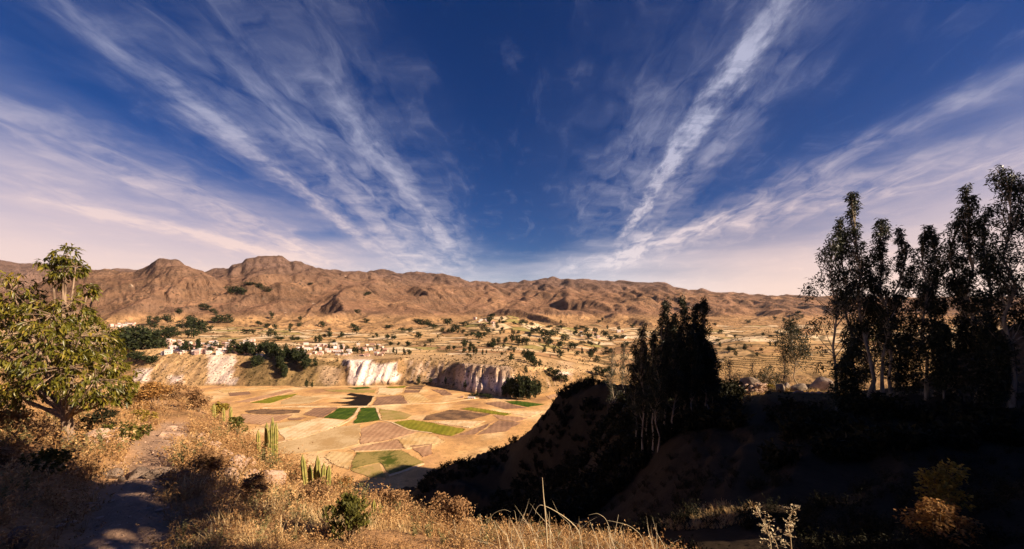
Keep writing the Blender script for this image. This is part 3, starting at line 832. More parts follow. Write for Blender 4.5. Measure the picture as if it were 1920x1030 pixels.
# pale farm tracks between the fields
def ribbon(name, pts, width, mat, label, zf, lift=0.5):
    pts = [Vector(p) for p in pts]
    fine_ = []
    for a, b in zip(pts[:-1], pts[1:]):
        k = max(1, int((b - a).length / 8))
        fine_ += [a.lerp(b, j / k) for j in range(k)]
    fine_.append(pts[-1])
    L, Rr = [], []
    for i, p in enumerate(fine_):
        t = (fine_[min(i + 1, len(fine_) - 1)] - fine_[max(i - 1, 0)]).normalized()
        nr = Vector((-t.y, t.x)) * width * (0.5 + 0.15 * float(vnoise(p.x / 10, p.y / 10, 9)))
        for lst, q in ((L, p + nr), (Rr, p - nr)):
            lst.append((q.x, q.y, float(zf(q.x, q.y)) + lift))
    n = len(L)
    V = L + Rr + [(a, b, c_ - 1.2) for a, b, c_ in L] + [(a, b, c_ - 1.2) for a, b, c_ in Rr]
    Fc = []
    for i in range(n - 1):
        Fc += [(i, n + i, n + i + 1, i + 1), (2 * n + i, i, i + 1, 2 * n + i + 1), (n + i, 3 * n + i, 3 * n + i + 1, n + i + 1)]
    return tag(link(name, mesh_from(name, V, np.array(Fc)), MATS[mat]), label, None, None, 'structure')
ribbon('farm_track', [floor_pt(*p) for p in c4([(430, 250), (700, 238), (1000, 240), (1210, 236), (1480, 220), (1700, 215), (1900, 190), (2100, 160)])], 4.5, 'stubble_pale', 'pale straight farm track across the valley floor', floor_z)
ribbon('farm_track', [floor_pt(*p) for p in c4([(1225, 170), (1212, 200), (1180, 236), (1118, 250), (1090, 300), (1040, 345), (960, 382), (720, 458), (540, 498)])], 3.2, 'stubble_pale', 'winding pale track between the twin green plots', floor_z, 0.55)
ribbon('farm_track', [floor_pt(*p) for p in c4([(1240, 246), (1262, 300), (1275, 338), (1350, 352), (1480, 410), (1640, 430)])], 2.4, 'stubble_pale', 'pale bank along the right green plot', floor_z, 0.6)
ribbon('farm_track', [floor_pt(*p) for p in c4([(1090, 562), (1260, 555), (1450, 548), (1620, 520)])], 2.2, 'stubble_pale', 'pale bank above the patchy green field', floor_z, 0.6)
ribbon('farm_track', [floor_pt(*p) for p in c4([(1330, 735), (1450, 700), (1580, 650)])], 3.0, 'stubble_pale', 'pale bank below the patchy green field', floor_z, 0.6)

# ------------------------------------------------------------------ leafy things: shared tools
def mat_leaf(name, stops, trans, rough=0.55, spec=0.3, noise_sc=None):
    m_, n = new_mat(name)
    g = n.n('ShaderNodeNewGeometry')
    k = g.outputs['Random Per Island']
    if noise_sc:
        tc_ = n.n('ShaderNodeTexCoord').outputs['Object']
        k = n.m('ADD', n.m('MULTIPLY', k, 0.55), n.m('MULTIPLY', n.sm(n.noise(tc_, noise_sc, 3, 0.5), 0.3, 0.7), 0.45))
    c = n.ramp(k, stops)
    finish(n, c, rough, None, spec, trans=(c, trans))
mat_leaf('far_leaf', [(0, (.016, .022, .010)), (.6, (.028, .036, .014)), (1, (.05, .055, .02))], 0.15, 0.7, 0.1)
mat_leaf('gum_leaf', [(0, (.012, .017, .008)), (.55, (.024, .030, .012)), (.9, (.045, .046, .018)), (1, (.085, .070, .03))], 0.18, 0.5, 0.3)
def mat_bark(name, a, b, sc_=6.0):
    m_, n = new_mat(name)
    tc_ = n.n('ShaderNodeTexCoord').outputs['Object']
    mp_ = n.n('ShaderNodeMapping', inp={'Vector': tc_, 'Scale': (sc_, sc_, sc_ * 0.2)})
    nz = n.noise(mp_.outputs[0], 1.0, 6, 0.65)
    finish(n, n.mix(n.sm(nz, 0.35, 0.65), a, b), 0.9, nz, 0.1, 0.03, 0.6)
mat_bark('gum_bark', (.46, .37, .27), (.20, .15, .10), 2.5)
mat_bark('far_bark', (.12, .09, .06), (.06, .045, .03), 1.0)

def leaf_cloud(cen, rad, count, L, Wd, droop, g, fold=False):
    """count leaf blades spread through ellipsoids cen (n,3) / rad (n,3)"""
    n = len(cen)
    vol = rad.prod(1) ** 0.7
    k = g.choice(n, count, p=vol / vol.sum())
    d = g.normal(size=(count, 3)); d /= np.linalg.norm(d, axis=1)[:, None]
    rr_ = g.uniform(0.25, 1.0, count) ** 0.5
    p = cen[k] + d * rad[k] * rr_[:, None]
    ax = g.normal(size=(count, 3)); ax[:, 2] = ax[:, 2] * 0.5 - droop
    ax /= np.linalg.norm(ax, axis=1)[:, None]
    sd_ = np.cross(ax, g.normal(size=(count, 3))); sd_ /= np.linalg.norm(sd_, axis=1)[:, None] + 1e-9
    ll = L * g.uniform(0.6, 1.3, count)[:, None]; ww = Wd * g.uniform(0.7, 1.3, count)[:, None]
    if not fold:
        v_ = np.stack([p, p + ax * ll * 0.45 + sd_ * ww, p + ax * ll, p + ax * ll * 0.5 - sd_ * ww], 1).reshape(-1, 3)
        return v_, np.arange(count * 4).reshape(-1, 4)
    up = np.cross(sd_, ax)
    tip = p + ax * ll - np.array([0, 0, 1]) * ll * 0.18
    m1 = p + ax * ll * 0.45 + sd_ * ww + up * ww * 0.35; m2 = p + ax * ll * 0.45 - sd_ * ww + up * ww * 0.35
    mid_ = p + ax * ll * 0.5
    v_ = np.stack([p, m1, mid_, m2, tip], 1).reshape(-1, 3)
    b = np.arange(count)[:, None] * 5
    f = np.concatenate([b + [0, 1, 2], b + [0, 2, 3], b + [1, 4, 2], b + [2, 4, 3]])
    return v_, f
def tube_verts(path, radii, sides=6):
    path = np.asarray(path, float)
    n = len(path)
    t = np.gradient(path, axis=0); t /= np.linalg.norm(t, axis=1)[:, None] + 1e-9
    ref = np.array([0.3, 0.9, 0.2])
    a = np.cross(t, ref); a /= np.linalg.norm(a, axis=1)[:, None] + 1e-9
    b = np.cross(t, a)
    th = np.arange(sides) / sides * 2 * np.pi
    v_ = path[:, None] + (a[:, None] * np.cos(th)[None, :, None] + b[:, None] * np.sin(th)[None, :, None]) * np.asarray(radii)[:, None, None]
    i = np.arange(n * sides).reshape(n, sides)
    f = np.stack([i[:-1], np.roll(i, -1, 1)[:-1], np.roll(i, -1, 1)[1:], i[1:]], -1).reshape(-1, 4)
    return v_.reshape(-1, 3), f
class Acc:
    """collects pieces of one mesh"""
    def __init__(self):
        self.v, self.f, self.n, self.mi = [], [], 0, []
    def add(self, v_, f, mi=0):
        self.v.append(np.asarray(v_, float)); self.f.append(np.asarray(f) + self.n); self.n += len(v_)
        self.mi.append(np.full(len(f), mi))
    def mesh(self, name, smooth=False):
        sz = {}
        for f, mi in zip(self.f, self.mi):
            sz.setdefault(f.shape[1], []).append((f, mi))
        fs = [np.concatenate([a for a, _ in sz[k]]) for k in sz]
        mi = np.concatenate([np.concatenate([b for _, b in sz[k]]) for k in sz])
        return mesh_from(name, np.concatenate(self.v), fs, smooth, mi)

# ------------------------------------------------------------------ far trees (each one counted, meshes shared by kind)
def far_tree_mesh(kind, seed, leaves):
    g = np.random.default_rng(seed)
    cen, rad = [], []
    if kind == 'c':                                 # narrow gum or poplar
        for i in range(9):
            t = (i + 0.5) / 9
            w = 0.23 * math.sin(math.pi * min(1, 0.18 + t * 0.8)) + 0.03
            cen.append([g.normal(0, 0.07), g.normal(0, 0.07), 0.14 + 0.8 * t]); rad.append([w, w, 0.11])
    else:                                           # rounded crown
        for i in range(9):
            a = g.uniform(0, 6.28); q = g.uniform(0, 0.3)
            cen.append([q * math.cos(a), q * math.sin(a), g.uniform(0.2, 0.78)]); rad.append([g.uniform(.16, .28)] * 2 + [g.uniform(.14, .22)])
    lv, lf = leaf_cloud(np.array(cen), np.array(rad), leaves, 0.15, 0.042, 0.2, g)
    tv, tf = tube_verts([(0, 0, -0.06), (0.01, 0, 0.2), (0.0, 0.02, 0.45), (0.02, 0.0, 0.75)], [0.035, 0.028, 0.02, 0.008], 5)
    a, b = mesh_from('crown', lv, lf), mesh_from('trunk', tv, tf, True)
    a.materials.append(MATS['far_leaf']); b.materials.append(MATS['far_bark'])
    return a, b
FT = {}
for kd in 'cr':
    FT[kd] = [far_tree_mesh(kd, 500 + i + (50 if kd == 'c' else 0), 260) for i in range(5)]
    FT[kd + 'b'] = [far_tree_mesh(kd, 560 + i + (50 if kd == 'c' else 0), 560) for i in range(4)]
def put_far_tree(px, py, h, w, kd, lab, group, i, dmin=420.0):
    p = look(px, py, dmin)
    if p is None:
        return
    kk = 1.3 if h < 17 else 1.05
    hh = h * p[1] / F * kk; ww = (1.2 * kk if kd == 'r' else 0.95) * w * p[1] / F
    sxy = ww / (0.62 if kd == 'c' else 0.86)
    o = link('tree', None)
    a, b = FT[kd + 'b'][i % 4] if h >= 20 else FT[kd][i % 5]
    link('crown', a, None, o); link('trunk', b, None, o)
    o.location = p; o.scale = (sxy, sxy, hh); o.rotation_euler = (0, 0, i * 2.4)
    return tag(o, lab, 'tree', group)
ORD = 'first second third fourth fifth sixth seventh eighth ninth tenth eleventh twelfth thirteenth fourteenth fifteenth sixteenth'.split()
TREES = [
 ('dark tree in the grove beside the town', 'grove at the near end of the town', 'r',
  [(226, 655, 30, 30), (238, 656, 40, 34), (253, 656, 46, 36), (269, 656, 40, 34), (283, 655, 32, 22), (246, 640, 28, 26), (262, 638, 30, 26)]),
 ('dark bushy tree on the slope just above the town roofs', 'trees above the town', 'r',
  [(302, 653, 24, 22), (300, 634, 19, 20), (318, 635, 22, 20), (310, 628, 15, 16), (345, 617, 18, 22), (360, 614, 26, 20), (372, 622, 24, 20), (378, 626, 19, 14), (280, 607, 13, 7), (296, 606, 11, 10), (315, 606, 14, 11), (336, 590, 11, 8), (288, 618, 12, 14), (403, 607, 13, 11), (415, 606, 15, 12), (426, 606, 15, 12), (394, 622, 11, 7), (381, 621, 10, 8), (332, 632, 12, 12), (352, 634, 14, 10), (364, 635, 16, 12)]),
 ('dark tree among the roofs of the town', 'trees inside the town', 'c',
  [(346, 661, 22, 15), (358, 660, 14, 8), (372, 659, 24, 11), (403, 653, 11, 14), (431, 663, 16, 16), (438, 648, 10, 14), (412, 655, 8, 8), (395, 660, 9, 12), (330, 652, 9, 10), (388, 650, 8, 8)]),
 ('dark tree high up on the mountain foot', 'trees on the mountain foot', 'r',
  [(378, 578, 8, 10), (388, 582, 9, 10), (398, 587, 8, 8), (404, 591, 8, 7), (432, 550, 12, 12), (445, 551, 12, 14), (455, 553, 10, 12), (470, 536, 7, 14), (485, 540, 8, 14), (497, 545, 7, 12), (505, 548, 6, 8), (582, 534, 4, 7), (671, 588, 7, 9), (688, 606, 8, 9), (692, 553, 6, 8), (686, 555, 5, 8), (563, 603, 10, 5), (510, 598, 12, 6)]),
 ('bush on the slope below the grove', 'bushes below the grove', 'r',
  [(245, 672, 10, 12), (258, 678, 14, 14), (270, 682, 16, 14), (283, 684, 16, 14), (250, 668, 9, 10), (291, 680, 12, 10), (264, 670, 10, 12)]),
 ('tall gum tree in the scarp edge row', 'row of gum trees on the scarp edge', 'c',
  [(447, 664, 20, 12), (455, 665, 24, 14), (463, 664, 26, 14), (472, 668, 28, 16), (486, 664, 20, 14), (497, 662, 24, 14), (503, 668, 26, 14), (510, 672, 32, 18), (518, 674, 30, 16), (527, 680, 28, 16), (536, 672, 26, 12), (542, 676, 22, 12), (549, 678, 26, 14), (557, 680, 28, 16), (566, 676, 24, 14)]),
 ('dark gum tree down the scarp face', 'trees on the scarp face', 'c',
  [(480, 688, 22, 22), (486, 684, 16, 16), (524, 690, 22, 12), (528, 698, 24, 12), (533, 710, 26, 12), (535, 704, 20, 10), (574, 693, 34, 18), (570, 684, 20, 14), (591, 688, 18, 10), (574, 727, 13, 8), (585, 727, 9, 5), (785, 722, 16, 9), (835, 722, 13, 6), (872, 730, 17, 8), (806, 718, 8, 8), (986, 700, 11, 9)]),
 ('small dark tree beside the houses near the scarp edge', 'trees at the second cluster of houses', 'c',
  [(592, 643, 11, 7), (599, 643, 13, 11), (627, 643, 5, 9), (617, 656, 11, 8), (623, 657, 7, 5), (630, 654, 8, 4), (640, 657, 10, 8), (651, 657, 8, 10), (664, 661, 9, 9), (670, 662, 10, 10), (679, 662, 9, 10), (707, 658, 11, 5), (716, 660, 7, 4), (738, 663, 10, 6), (744, 664, 8, 4), (758, 665, 10, 7), (768, 666, 9, 8), (642, 667, 7, 6), (596, 660, 8, 6)]),
 ('small dark tree on the dry plots between the houses and the mountains', 'trees on the dry plots', 'r',
  [(785, 637, 14, 11), (807, 643, 7, 11), (668, 627, 16, 12), (662, 615, 8, 8), (728, 616, 6, 12), (755, 622, 7, 10), (768, 624, 8, 10), (783, 606, 8, 12), (793, 610, 10, 14), (804, 614, 10, 14), (813, 617, 9, 10), (507, 632, 18, 12), (516, 632, 10, 6), (462, 625, 7, 14), (475, 626, 8, 10), (485, 612, 10, 10), (500, 616, 9, 10), (517, 618, 9, 8), (545, 617, 10, 7), (543, 625, 10, 4), (561, 613, 7, 9), (605, 615, 11, 9), (618, 622, 6, 6)]),
 ('dark tree on the terraced farmland before the low knoll', 'trees on the terraced farmland', 'r',
  [(839, 610, 12, 14), (851, 621, 12, 9), (859, 621, 10, 7), (868, 612, 8, 12), (898, 636, 10, 13), (870, 649, 12, 11), (917, 610, 16, 10), (923, 596, 8, 10), (906, 621, 13, 10), (915, 625, 8, 10), (931, 616, 10, 6), (941, 621, 7, 6), (926, 647, 12, 8), (934, 646, 12, 7), (948, 646, 14, 8), (960, 642, 14, 10), (970, 646, 16, 12), (980, 648, 17, 12), (987, 648, 13, 10), (1027, 650, 9, 10), (1021, 656, 8, 6), (1049, 654, 14, 14), (1071, 655, 12, 10), (1078, 655, 12, 10), (1108, 650, 9, 8), (1005, 626, 12, 14), (1016, 632, 14, 14), (1026, 634, 12, 12), (1034, 632, 12, 10), (1042, 630, 12, 12), (1055, 640, 13, 9), (1064, 640, 10, 7), (1052, 617, 7, 14), (1030, 616, 6, 10), (1092, 617, 6, 12), (1105, 637, 12, 12), (1135, 633, 12, 12), (1145, 640, 10, 9), (1155, 636, 8, 10), (1168, 635, 7, 10), (1080, 628, 8, 6), (1091, 630, 7, 9), (1051, 669, 12, 11), (1082, 667, 8, 9), (1108, 672, 12, 9), (1120, 680, 12, 10)]),
 ('narrow dark tree amid the pale plots', 'narrow trees amid the pale plots', 'c',
  [(881, 662, 14, 8), (888, 664, 15, 8), (893, 664, 11, 6), (905, 667, 10, 5), (882, 672, 6, 6), (958, 678, 18, 14), (982, 672, 18, 10), (990, 678, 22, 13), (998, 682, 22, 14), (1003, 690, 18, 12), (1012, 688, 12, 10)]),
 ('tall dark tree at the end of the striped cliff', 'clump at the end of the striped cliff', 'c',
  [(952, 740, 34, 15), (958, 745, 38, 16), (966, 748, 44, 18), (974, 744, 40, 15), (980, 750, 47, 18), (988, 746, 42, 15), (994, 750, 44, 16), (1002, 747, 38, 14), (1010, 741, 28, 12), (945, 742, 22, 12)]),
 ('dark tree beside the river bend', 'trees by the river bend', 'r',
  [(1030, 702, 12, 12), (1040, 708, 14, 14), (1050, 716, 16, 14), (1060, 718, 14, 11), (1118, 702, 14, 14), (1130, 706, 14, 14), (1140, 700, 12, 12), (1147, 706, 12, 12), (1100, 716, 8, 10)]),
 ('low dark bush beside the small farmstead', 'bushes at the farmstead', 'r',
  [(886, 742, 5, 6), (893, 744, 6, 9), (902, 743, 6, 6), (910, 746, 8, 9), (917, 748, 8, 10)]),
 ('small dark tree on the stepped farm terraces', 'trees on the stepped terraces', 'c',
  [(1444, 650, 9, 5), (1454, 650, 9, 5), (1397, 657, 10, 9), (1380, 668, 8, 8), (1350, 652, 9, 7), (1420, 668, 7, 7)]),
]
SPLIT = {'trees on the terraced farmland': ((900, 'dark tree left of the low knoll'), (950, 'dark tree on or below the low knoll'), (1010, 'dark tree on the plots right of the knoll'), (1062, 'dark tree in the middle of the terraced farmland'), (9999, 'dark tree on the farmland nearest the isolated clump')),
         'trees above the town': ((312, 'dark bushy tree uphill of the grove'), (9999, 'dark bushy tree uphill of the town roofs')),
         'trees at the second cluster of houses': ((655, 'small tree among the houses behind the gum row'), (9999, 'small tree on the edge above the white cliff')),
         'trees on the mountain foot': ((460, 'dark tree high on the mountain foot above the town'), (9999, 'dark tree high on the bare mountain slope')),
         'trees on the dry plots': ((570, 'small dark tree on dry plots above the gum row'), (720, 'small dark tree on pale plots above the white cliff'), (9999, 'small dark tree at the foot of the rounded hill'))}
TR2 = []
for lab, grp, kd, lst in TREES:
    if grp in SPLIT:
        lo = -1
        for hi, nm in SPLIT[grp]:
            TR2.append((nm, grp, kd, [q for q in lst if lo <= q[0] < hi])); lo = hi
    else:
        TR2.append((lab, grp, kd, lst))
ti = 0
for lab, grp, kd, lst in TR2:
    for k_, (px, py, h, w) in enumerate(sorted(lst)):
        lab_ = lab + ', ' + ORD[k_] + ' from the left' if len(lst) <= 16 else lab
        put_far_tree(px, py, h, w, kd, lab_, grp, ti, 700.0 if grp.startswith(('bushes below', 'trees by')) else 420.0)
        ti += 1
g = np.random.default_rng(77)
for i in range(62):                               # more small trees dotted over the farmland
    px = g.uniform(820, 1190) if i % 4 else g.uniform(1340, 1500)
    py = g.uniform(600, 672) - max(0, (px - 1100)) * 0.03
    put_far_tree(px, py, g.uniform(4, 8), g.uniform(4, 9), 'rc'[i % 2], 'tiny dark bush dotted over the distant farmland', 'tiny bushes over the farmland', i)

g = np.random.default_rng(83)
ROWS = [(730, 648, 800, 650), (690, 634, 760, 637), (600, 632, 650, 634), (840, 655, 890, 650), (905, 650, 960, 655), (1000, 660, 1060, 664), (1010, 642, 1070, 645), (1080, 645, 1140, 648), (870, 630, 930, 633), (950, 628, 1010, 622), (1060, 622, 1120, 624), (1100, 660, 1150, 664), (820, 622, 870, 626), (940, 606, 1000, 612), (1350, 660, 1430, 658), (520, 640, 570, 638)]
for k, (x0, y0, x1, y1) in enumerate(ROWS):
    for j in range(int(g.integers(4, 8))):
        t = g.uniform()
        put_far_tree(x0 + (x1 - x0) * t, y0 + (y1 - y0) * t + g.normal(0, .4), g.uniform(4, 10), g.uniform(5, 10), 'rc'[int(g.integers(0, 2))], 'dark tree in one of the hedgerows across the distant farmland', 'hedgerow trees on the farmland', k + j * 3)

# ------------------------------------------------------------------ houses of the far towns
def plain(name, col, rough=0.8, metal=0.0, var=0.15, sc_=0.6):
    m_, n = new_mat(name)
    tc_ = n.n('ShaderNodeTexCoord').outputs['Object']
    oi = n.n('ShaderNodeObjectInfo').outputs['Random']
    nz = n.noise(tc_, sc_, 4, 0.6)
    k = n.m('ADD', n.m('MULTIPLY_ADD', nz, var * 2, 1 - var * 1.5), n.m('MULTIPLY', oi, var))
    finish(n, n.mix(1.0, col, n.comb(k, k, k), 'MULTIPLY'), rough, None, 0.2)
    return m_
plain('adobe', (.50, .33, .25)); plain('plaster_white', (.72, .62, .55)); plain('plaster_pink', (.62, .42, .35)); plain('tin_roof', (.62, .56, .54), 0.5); plain('tile_roof', (.40, .22, .16)); plain('dark_opening', (.02, .018, .016)); plain('blue_paint', (.18, .25, .45))
def house_mesh(w, l, h, rf, wall, roof, seed):
    g_ = random.Random(seed)
    A = Acc()
    a, b = w / 2, l / 2
    A.add([(-a, -b, -2.5), (a, -b, -2.5), (a, b, -2.5), (-a, b, -2.5), (-a, -b, h), (a, -b, h), (a, b, h), (-a, b, h)],
          np.array([(0, 1, 5, 4), (1, 2, 6, 5), (2, 3, 7, 6), (3, 0, 4, 7)]), 0)
    A.add([(-a, 0, h + rf), (a, 0, h + rf), (-a, -b, h), (-a, b, h), (a, -b, h), (a, b, h)], np.array([(0, 2, 3), (1, 5, 4)]), 0)
    e = 0.45
    for s in (-1, 1):
        A.add([(-a - e, s * (b + e), h - e * rf / b), (a + e, s * (b + e), h - e * rf / b), (a + e, 0, h + rf), (-a - e, 0, h + rf),
               (-a - e, s * (b + e), h - e * rf / b + .2), (a + e, s * (b + e), h - e * rf / b + .2), (a + e, 0, h + rf + .2), (-a - e, 0, h + rf + .2)],
              np.array([(0, 1, 2, 3), (4, 7, 6, 5), (0, 4, 5, 1), (1, 5, 6, 2), (3, 7, 4, 0)]), 1)
    for k in range(3):                            # door and windows, set into reveals
        x = (-0.3 + 0.3 * k) * w
        z0, z1, hw = (0, 2.0, 0.5) if k == 1 else (1.0, 2.0, 0.55)
        A.add([(x - hw, -b - .04, z0), (x + hw, -b - .04, z0), (x + hw, -b - .04, z1), (x - hw, -b - .04, z1)], np.array([(0, 1, 2, 3)]), 2)
    me = A.mesh('house')
    for m_ in (wall, roof, 'dark_opening'):
        me.materials.append(MATS[m_])
    return me
HM = [house_mesh(9, 6, 3.0, 1.4, 'adobe', 'tin_roof', 1), house_mesh(8, 6, 3.2, 1.6, 'plaster_pink', 'tile_roof', 2), house_mesh(10, 6.5, 5.2, 1.0, 'plaster_white', 'tin_roof', 3),
      house_mesh(7, 5.5, 2.8, 1.2, 'plaster_pink', 'tin_roof', 4), house_mesh(12, 7, 3.2, 1.6, 'adobe', 'tile_roof', 5), house_mesh(8, 7, 5.6, 0.9, 'plaster_pink', 'tin_roof', 6)]
g = np.random.default_rng(5)
HLAB = ['adobe house with a tin roof', 'pink walled house with a tiled roof', 'white two storey house with a tin roof', 'small pink house with a tin roof', 'long adobe house with a tiled roof', 'tall pink house with a flat tin roof']
def town(n, x0, x1, y0, y1, where, group):
    done = []
    for i in range(n * 4):
        if len(done) >= n:
            break
        px, py = g.uniform(x0, x1), g.uniform(y0, y1)
        if any(abs(px - a) < 4.6 and abs(py - b) < 1.6 for a, b in done):
            continue
        done.append((px, py))
        p = look(px, py, 700)
        k = int(g.integers(0, 6))
        o = link('house', HM[k])
        o.location = p
        o.rotation_euler = (0, 0, g.choice([0.1, -0.25, 1.2, 0.3]) + g.normal(0, 0.06))
        s = g.uniform(0.95, 1.4) * max(1.0, p[1] / 1400)
        o.scale = (s, s, s)
        tag(o, HLAB[k] + ' ' + where, 'house', group)
town(84, 306, 482, 640, 664, 'in the nearer town', 'houses of the nearer town')
town(62, 556, 724, 647, 668, 'behind the gum trees', 'houses behind the gum trees')
town(16, 208, 254, 606, 616, 'in the mountain foot hamlet', 'houses of the hamlet')
town(9, 890, 935, 597, 612, 'on the low knoll among trees', 'houses on the knoll')
town(8, 1085, 1180, 622, 640, 'far out on the terraced farmland', 'scattered farmhouses')
def part_mesh(parent, name, me, mat):
    me.materials.clear(); me.materials.append(MATS[mat])
    return link(name, me, None, parent)
def box_verts(x0, x1, y0, y1, z0, z1):
    v_ = [(x0, y0, z0), (x1, y0, z0), (x1, y1, z0), (x0, y1, z0), (x0, y0, z1), (x1, y0, z1), (x1, y1, z1), (x0, y1, z1)]
    return v_, np.array([(0, 3, 2, 1), (4, 5, 6, 7), (0, 1, 5, 4), (1, 2, 6, 5), (2, 3, 7, 6), (3, 0, 4, 7)])
def box_part(parent, name, mat, *b):
    return part_mesh(parent, name, mesh_from(name, *box_verts(*b)), mat)
def shed(px, py, w, l, h, rf, wall, roof, lab, cat, rot, dmin=420.0):
    p = look(px, py, dmin)
    r_ = link(cat, None); r_.location = p; r_.rotation_euler = (0, 0, rot)
    box_part(r_, 'wall', wall, -w / 2, w / 2, -l / 2, l / 2, -2, h)
    a, b, e = w / 2 + .5, l / 2 + .5, .25
    v_ = [(-a, -b, h), (a, -b, h), (a, b, h), (-a, b, h), (-a, 0, h + rf), (a, 0, h + rf), (-a, -b, h + e), (a, -b, h + e), (a, b, h + e), (-a, b, h + e), (-a, 0, h + rf + e), (a, 0, h + rf + e)]
    f4 = np.array([(6, 7, 11, 10), (8, 9, 10, 11), (0, 1, 7, 6), (2, 3, 9, 8)]); f3 = np.array([(6, 10, 9), (7, 8, 11), (6, 9, 3), (6, 3, 0), (7, 1, 2), (7, 2, 8)])
    part_mesh(r_, 'roof', mesh_from('roof', v_, [f4, f3]), roof)
    for k in (-1, 0, 1):
        box_part(r_, 'door' if k == 0 else 'window', 'dark_opening', k * w * .3 - .7, k * w * .3 + .7, -l / 2 - .06, -l / 2 + .1, 0 if k == 0 else 1.0, 2.2)
    tag(r_, lab, cat)
    return r_
shed(488, 669, 15, 8, 4.0, 2.0, 'plaster_white', 'plaster_white', 'white shed on the scarp edge below the row of gum trees', 'shed', 0.1)
shed(884, 748, 12, 5, 2.6, 1.0, 'plaster_white', 'tin_roof', 'low white farm building on the valley floor beside bushes', 'farmhouse', -0.1)
shed(866, 746, 4.5, 3.5, 2.4, .8, 'adobe', 'tile_roof', 'tiny dark hut beside the low white farm building', 'hut', 0.3)

# ------------------------------------------------------------------ gum trees on the shaded bench
def gum_tree(px, py, d, top_px, top_py, w_px, label, group, seed, leaves=2600, start=0.30, gaps=0.25, thick=1.0):
    g = np.random.default_rng(seed)
    bx, by, _ = P(px, py, d)
    bz = float(hill_z(bx, by))
    tz = -(top_py - HY) / F * d
    w_px = w_px * (0.86 if d < 60 and py < 760 else 1.0)
    H = tz - bz
    lean = (top_px - px) / F * d
    W = w_px / F * d
    root = link('gum_tree', None)
    root.location = (bx, by, bz)
    ts = np.linspace(0, 1, 9)
    bend = g.normal(0, 0.015, (9, 2)) * H; bend[0] = 0
    axis = np.stack([lean * ts ** 1.3 + bend[:, 0], bend[:, 1], H * ts - 0.25 * (ts == 0)], 1)
    r0 = 0.0105 * H * thick
    tv, tf = tube_verts(axis, r0 * (1 - ts * 0.9) * np.where(ts == 0, 1.5, 1), 7)
    link('trunk', mesh_from('trunk', tv, tf, True), MATS['gum_bark'], root)
    cen, rad = [], []
    B = Acc()
    n = 64
    for i in range(n):
        t = start + (1 - start) * ((i + g.uniform(0, 1)) / n) ** 0.85
        if g.uniform() < gaps and t < 0.92:
            continue
        q = (t - start) / (1 - start)
        prof = (0.55 + 0.45 * math.sin(math.pi * min(1.0, 0.12 + q * 0.8))) * (1 - 0.74 * q ** 2.2)
        a = g.uniform(0, 6.28)
        rr_ = prof * W * 0.5 * g.uniform(0.2, 0.95)
        ax_ = np.array([np.interp(t, ts, axis[:, k]) for k in range(3)])
        c_ = ax_ + np.array([math.cos(a) * rr_, math.sin(a) * rr_, g.normal(0, 0.01) * H])
        cr = W * g.uniform(0.09, 0.18) * (1 - 0.5 * q) + 0.14
        cen.append(c_); rad.append([cr, cr, cr * g.uniform(1.2, 2.0)])
        t2 = max(0.1, t - 0.08 - rr_ * 0.6 / H)
        s_ = np.array([np.interp(t2, ts, axis[:, k]) for k in range(3)])
        m_ = (s_ + c_) / 2 + np.array([0, 0, -0.03 * H * rr_ / max(W, .1)])
        v_, f_ = tube_verts([s_, m_, c_], [r0 * 0.32, r0 * 0.2, r0 * 0.08], 4)
        B.add(v_, f_)
    for i in range(3):                           # bare lower limbs
        t = g.uniform(0.12, start + 0.05); a = g.uniform(0, 6.28)
        s_ = np.array([np.interp(t, ts, axis[:, k]) for k in range(3)])
        l_ = W * g.uniform(0.25, 0.5)
        e_ = s_ + np.array([math.cos(a) * l_, math.sin(a) * l_, l_ * g.uniform(0.2, 0.9)])
        v_, f_ = tube_verts([s_, (s_ + e_) / 2 + [0, 0, l_ * 0.1], e_], [r0 * .3, r0 * .2, r0 * .07], 4)
        B.add(v_, f_)
        cen.append(e_); rad.append([W * .1 + .1] * 3)
    link('branches', B.mesh('branches'), MATS['gum_bark'], root)
    lv, lf = leaf_cloud(np.array(cen), np.array(rad), leaves, 0.42, 0.055, 0.9, g)
    link('crown', mesh_from('crown', lv, lf), MATS['gum_leaf'], root)
    return tag(root, label, 'tree', group)

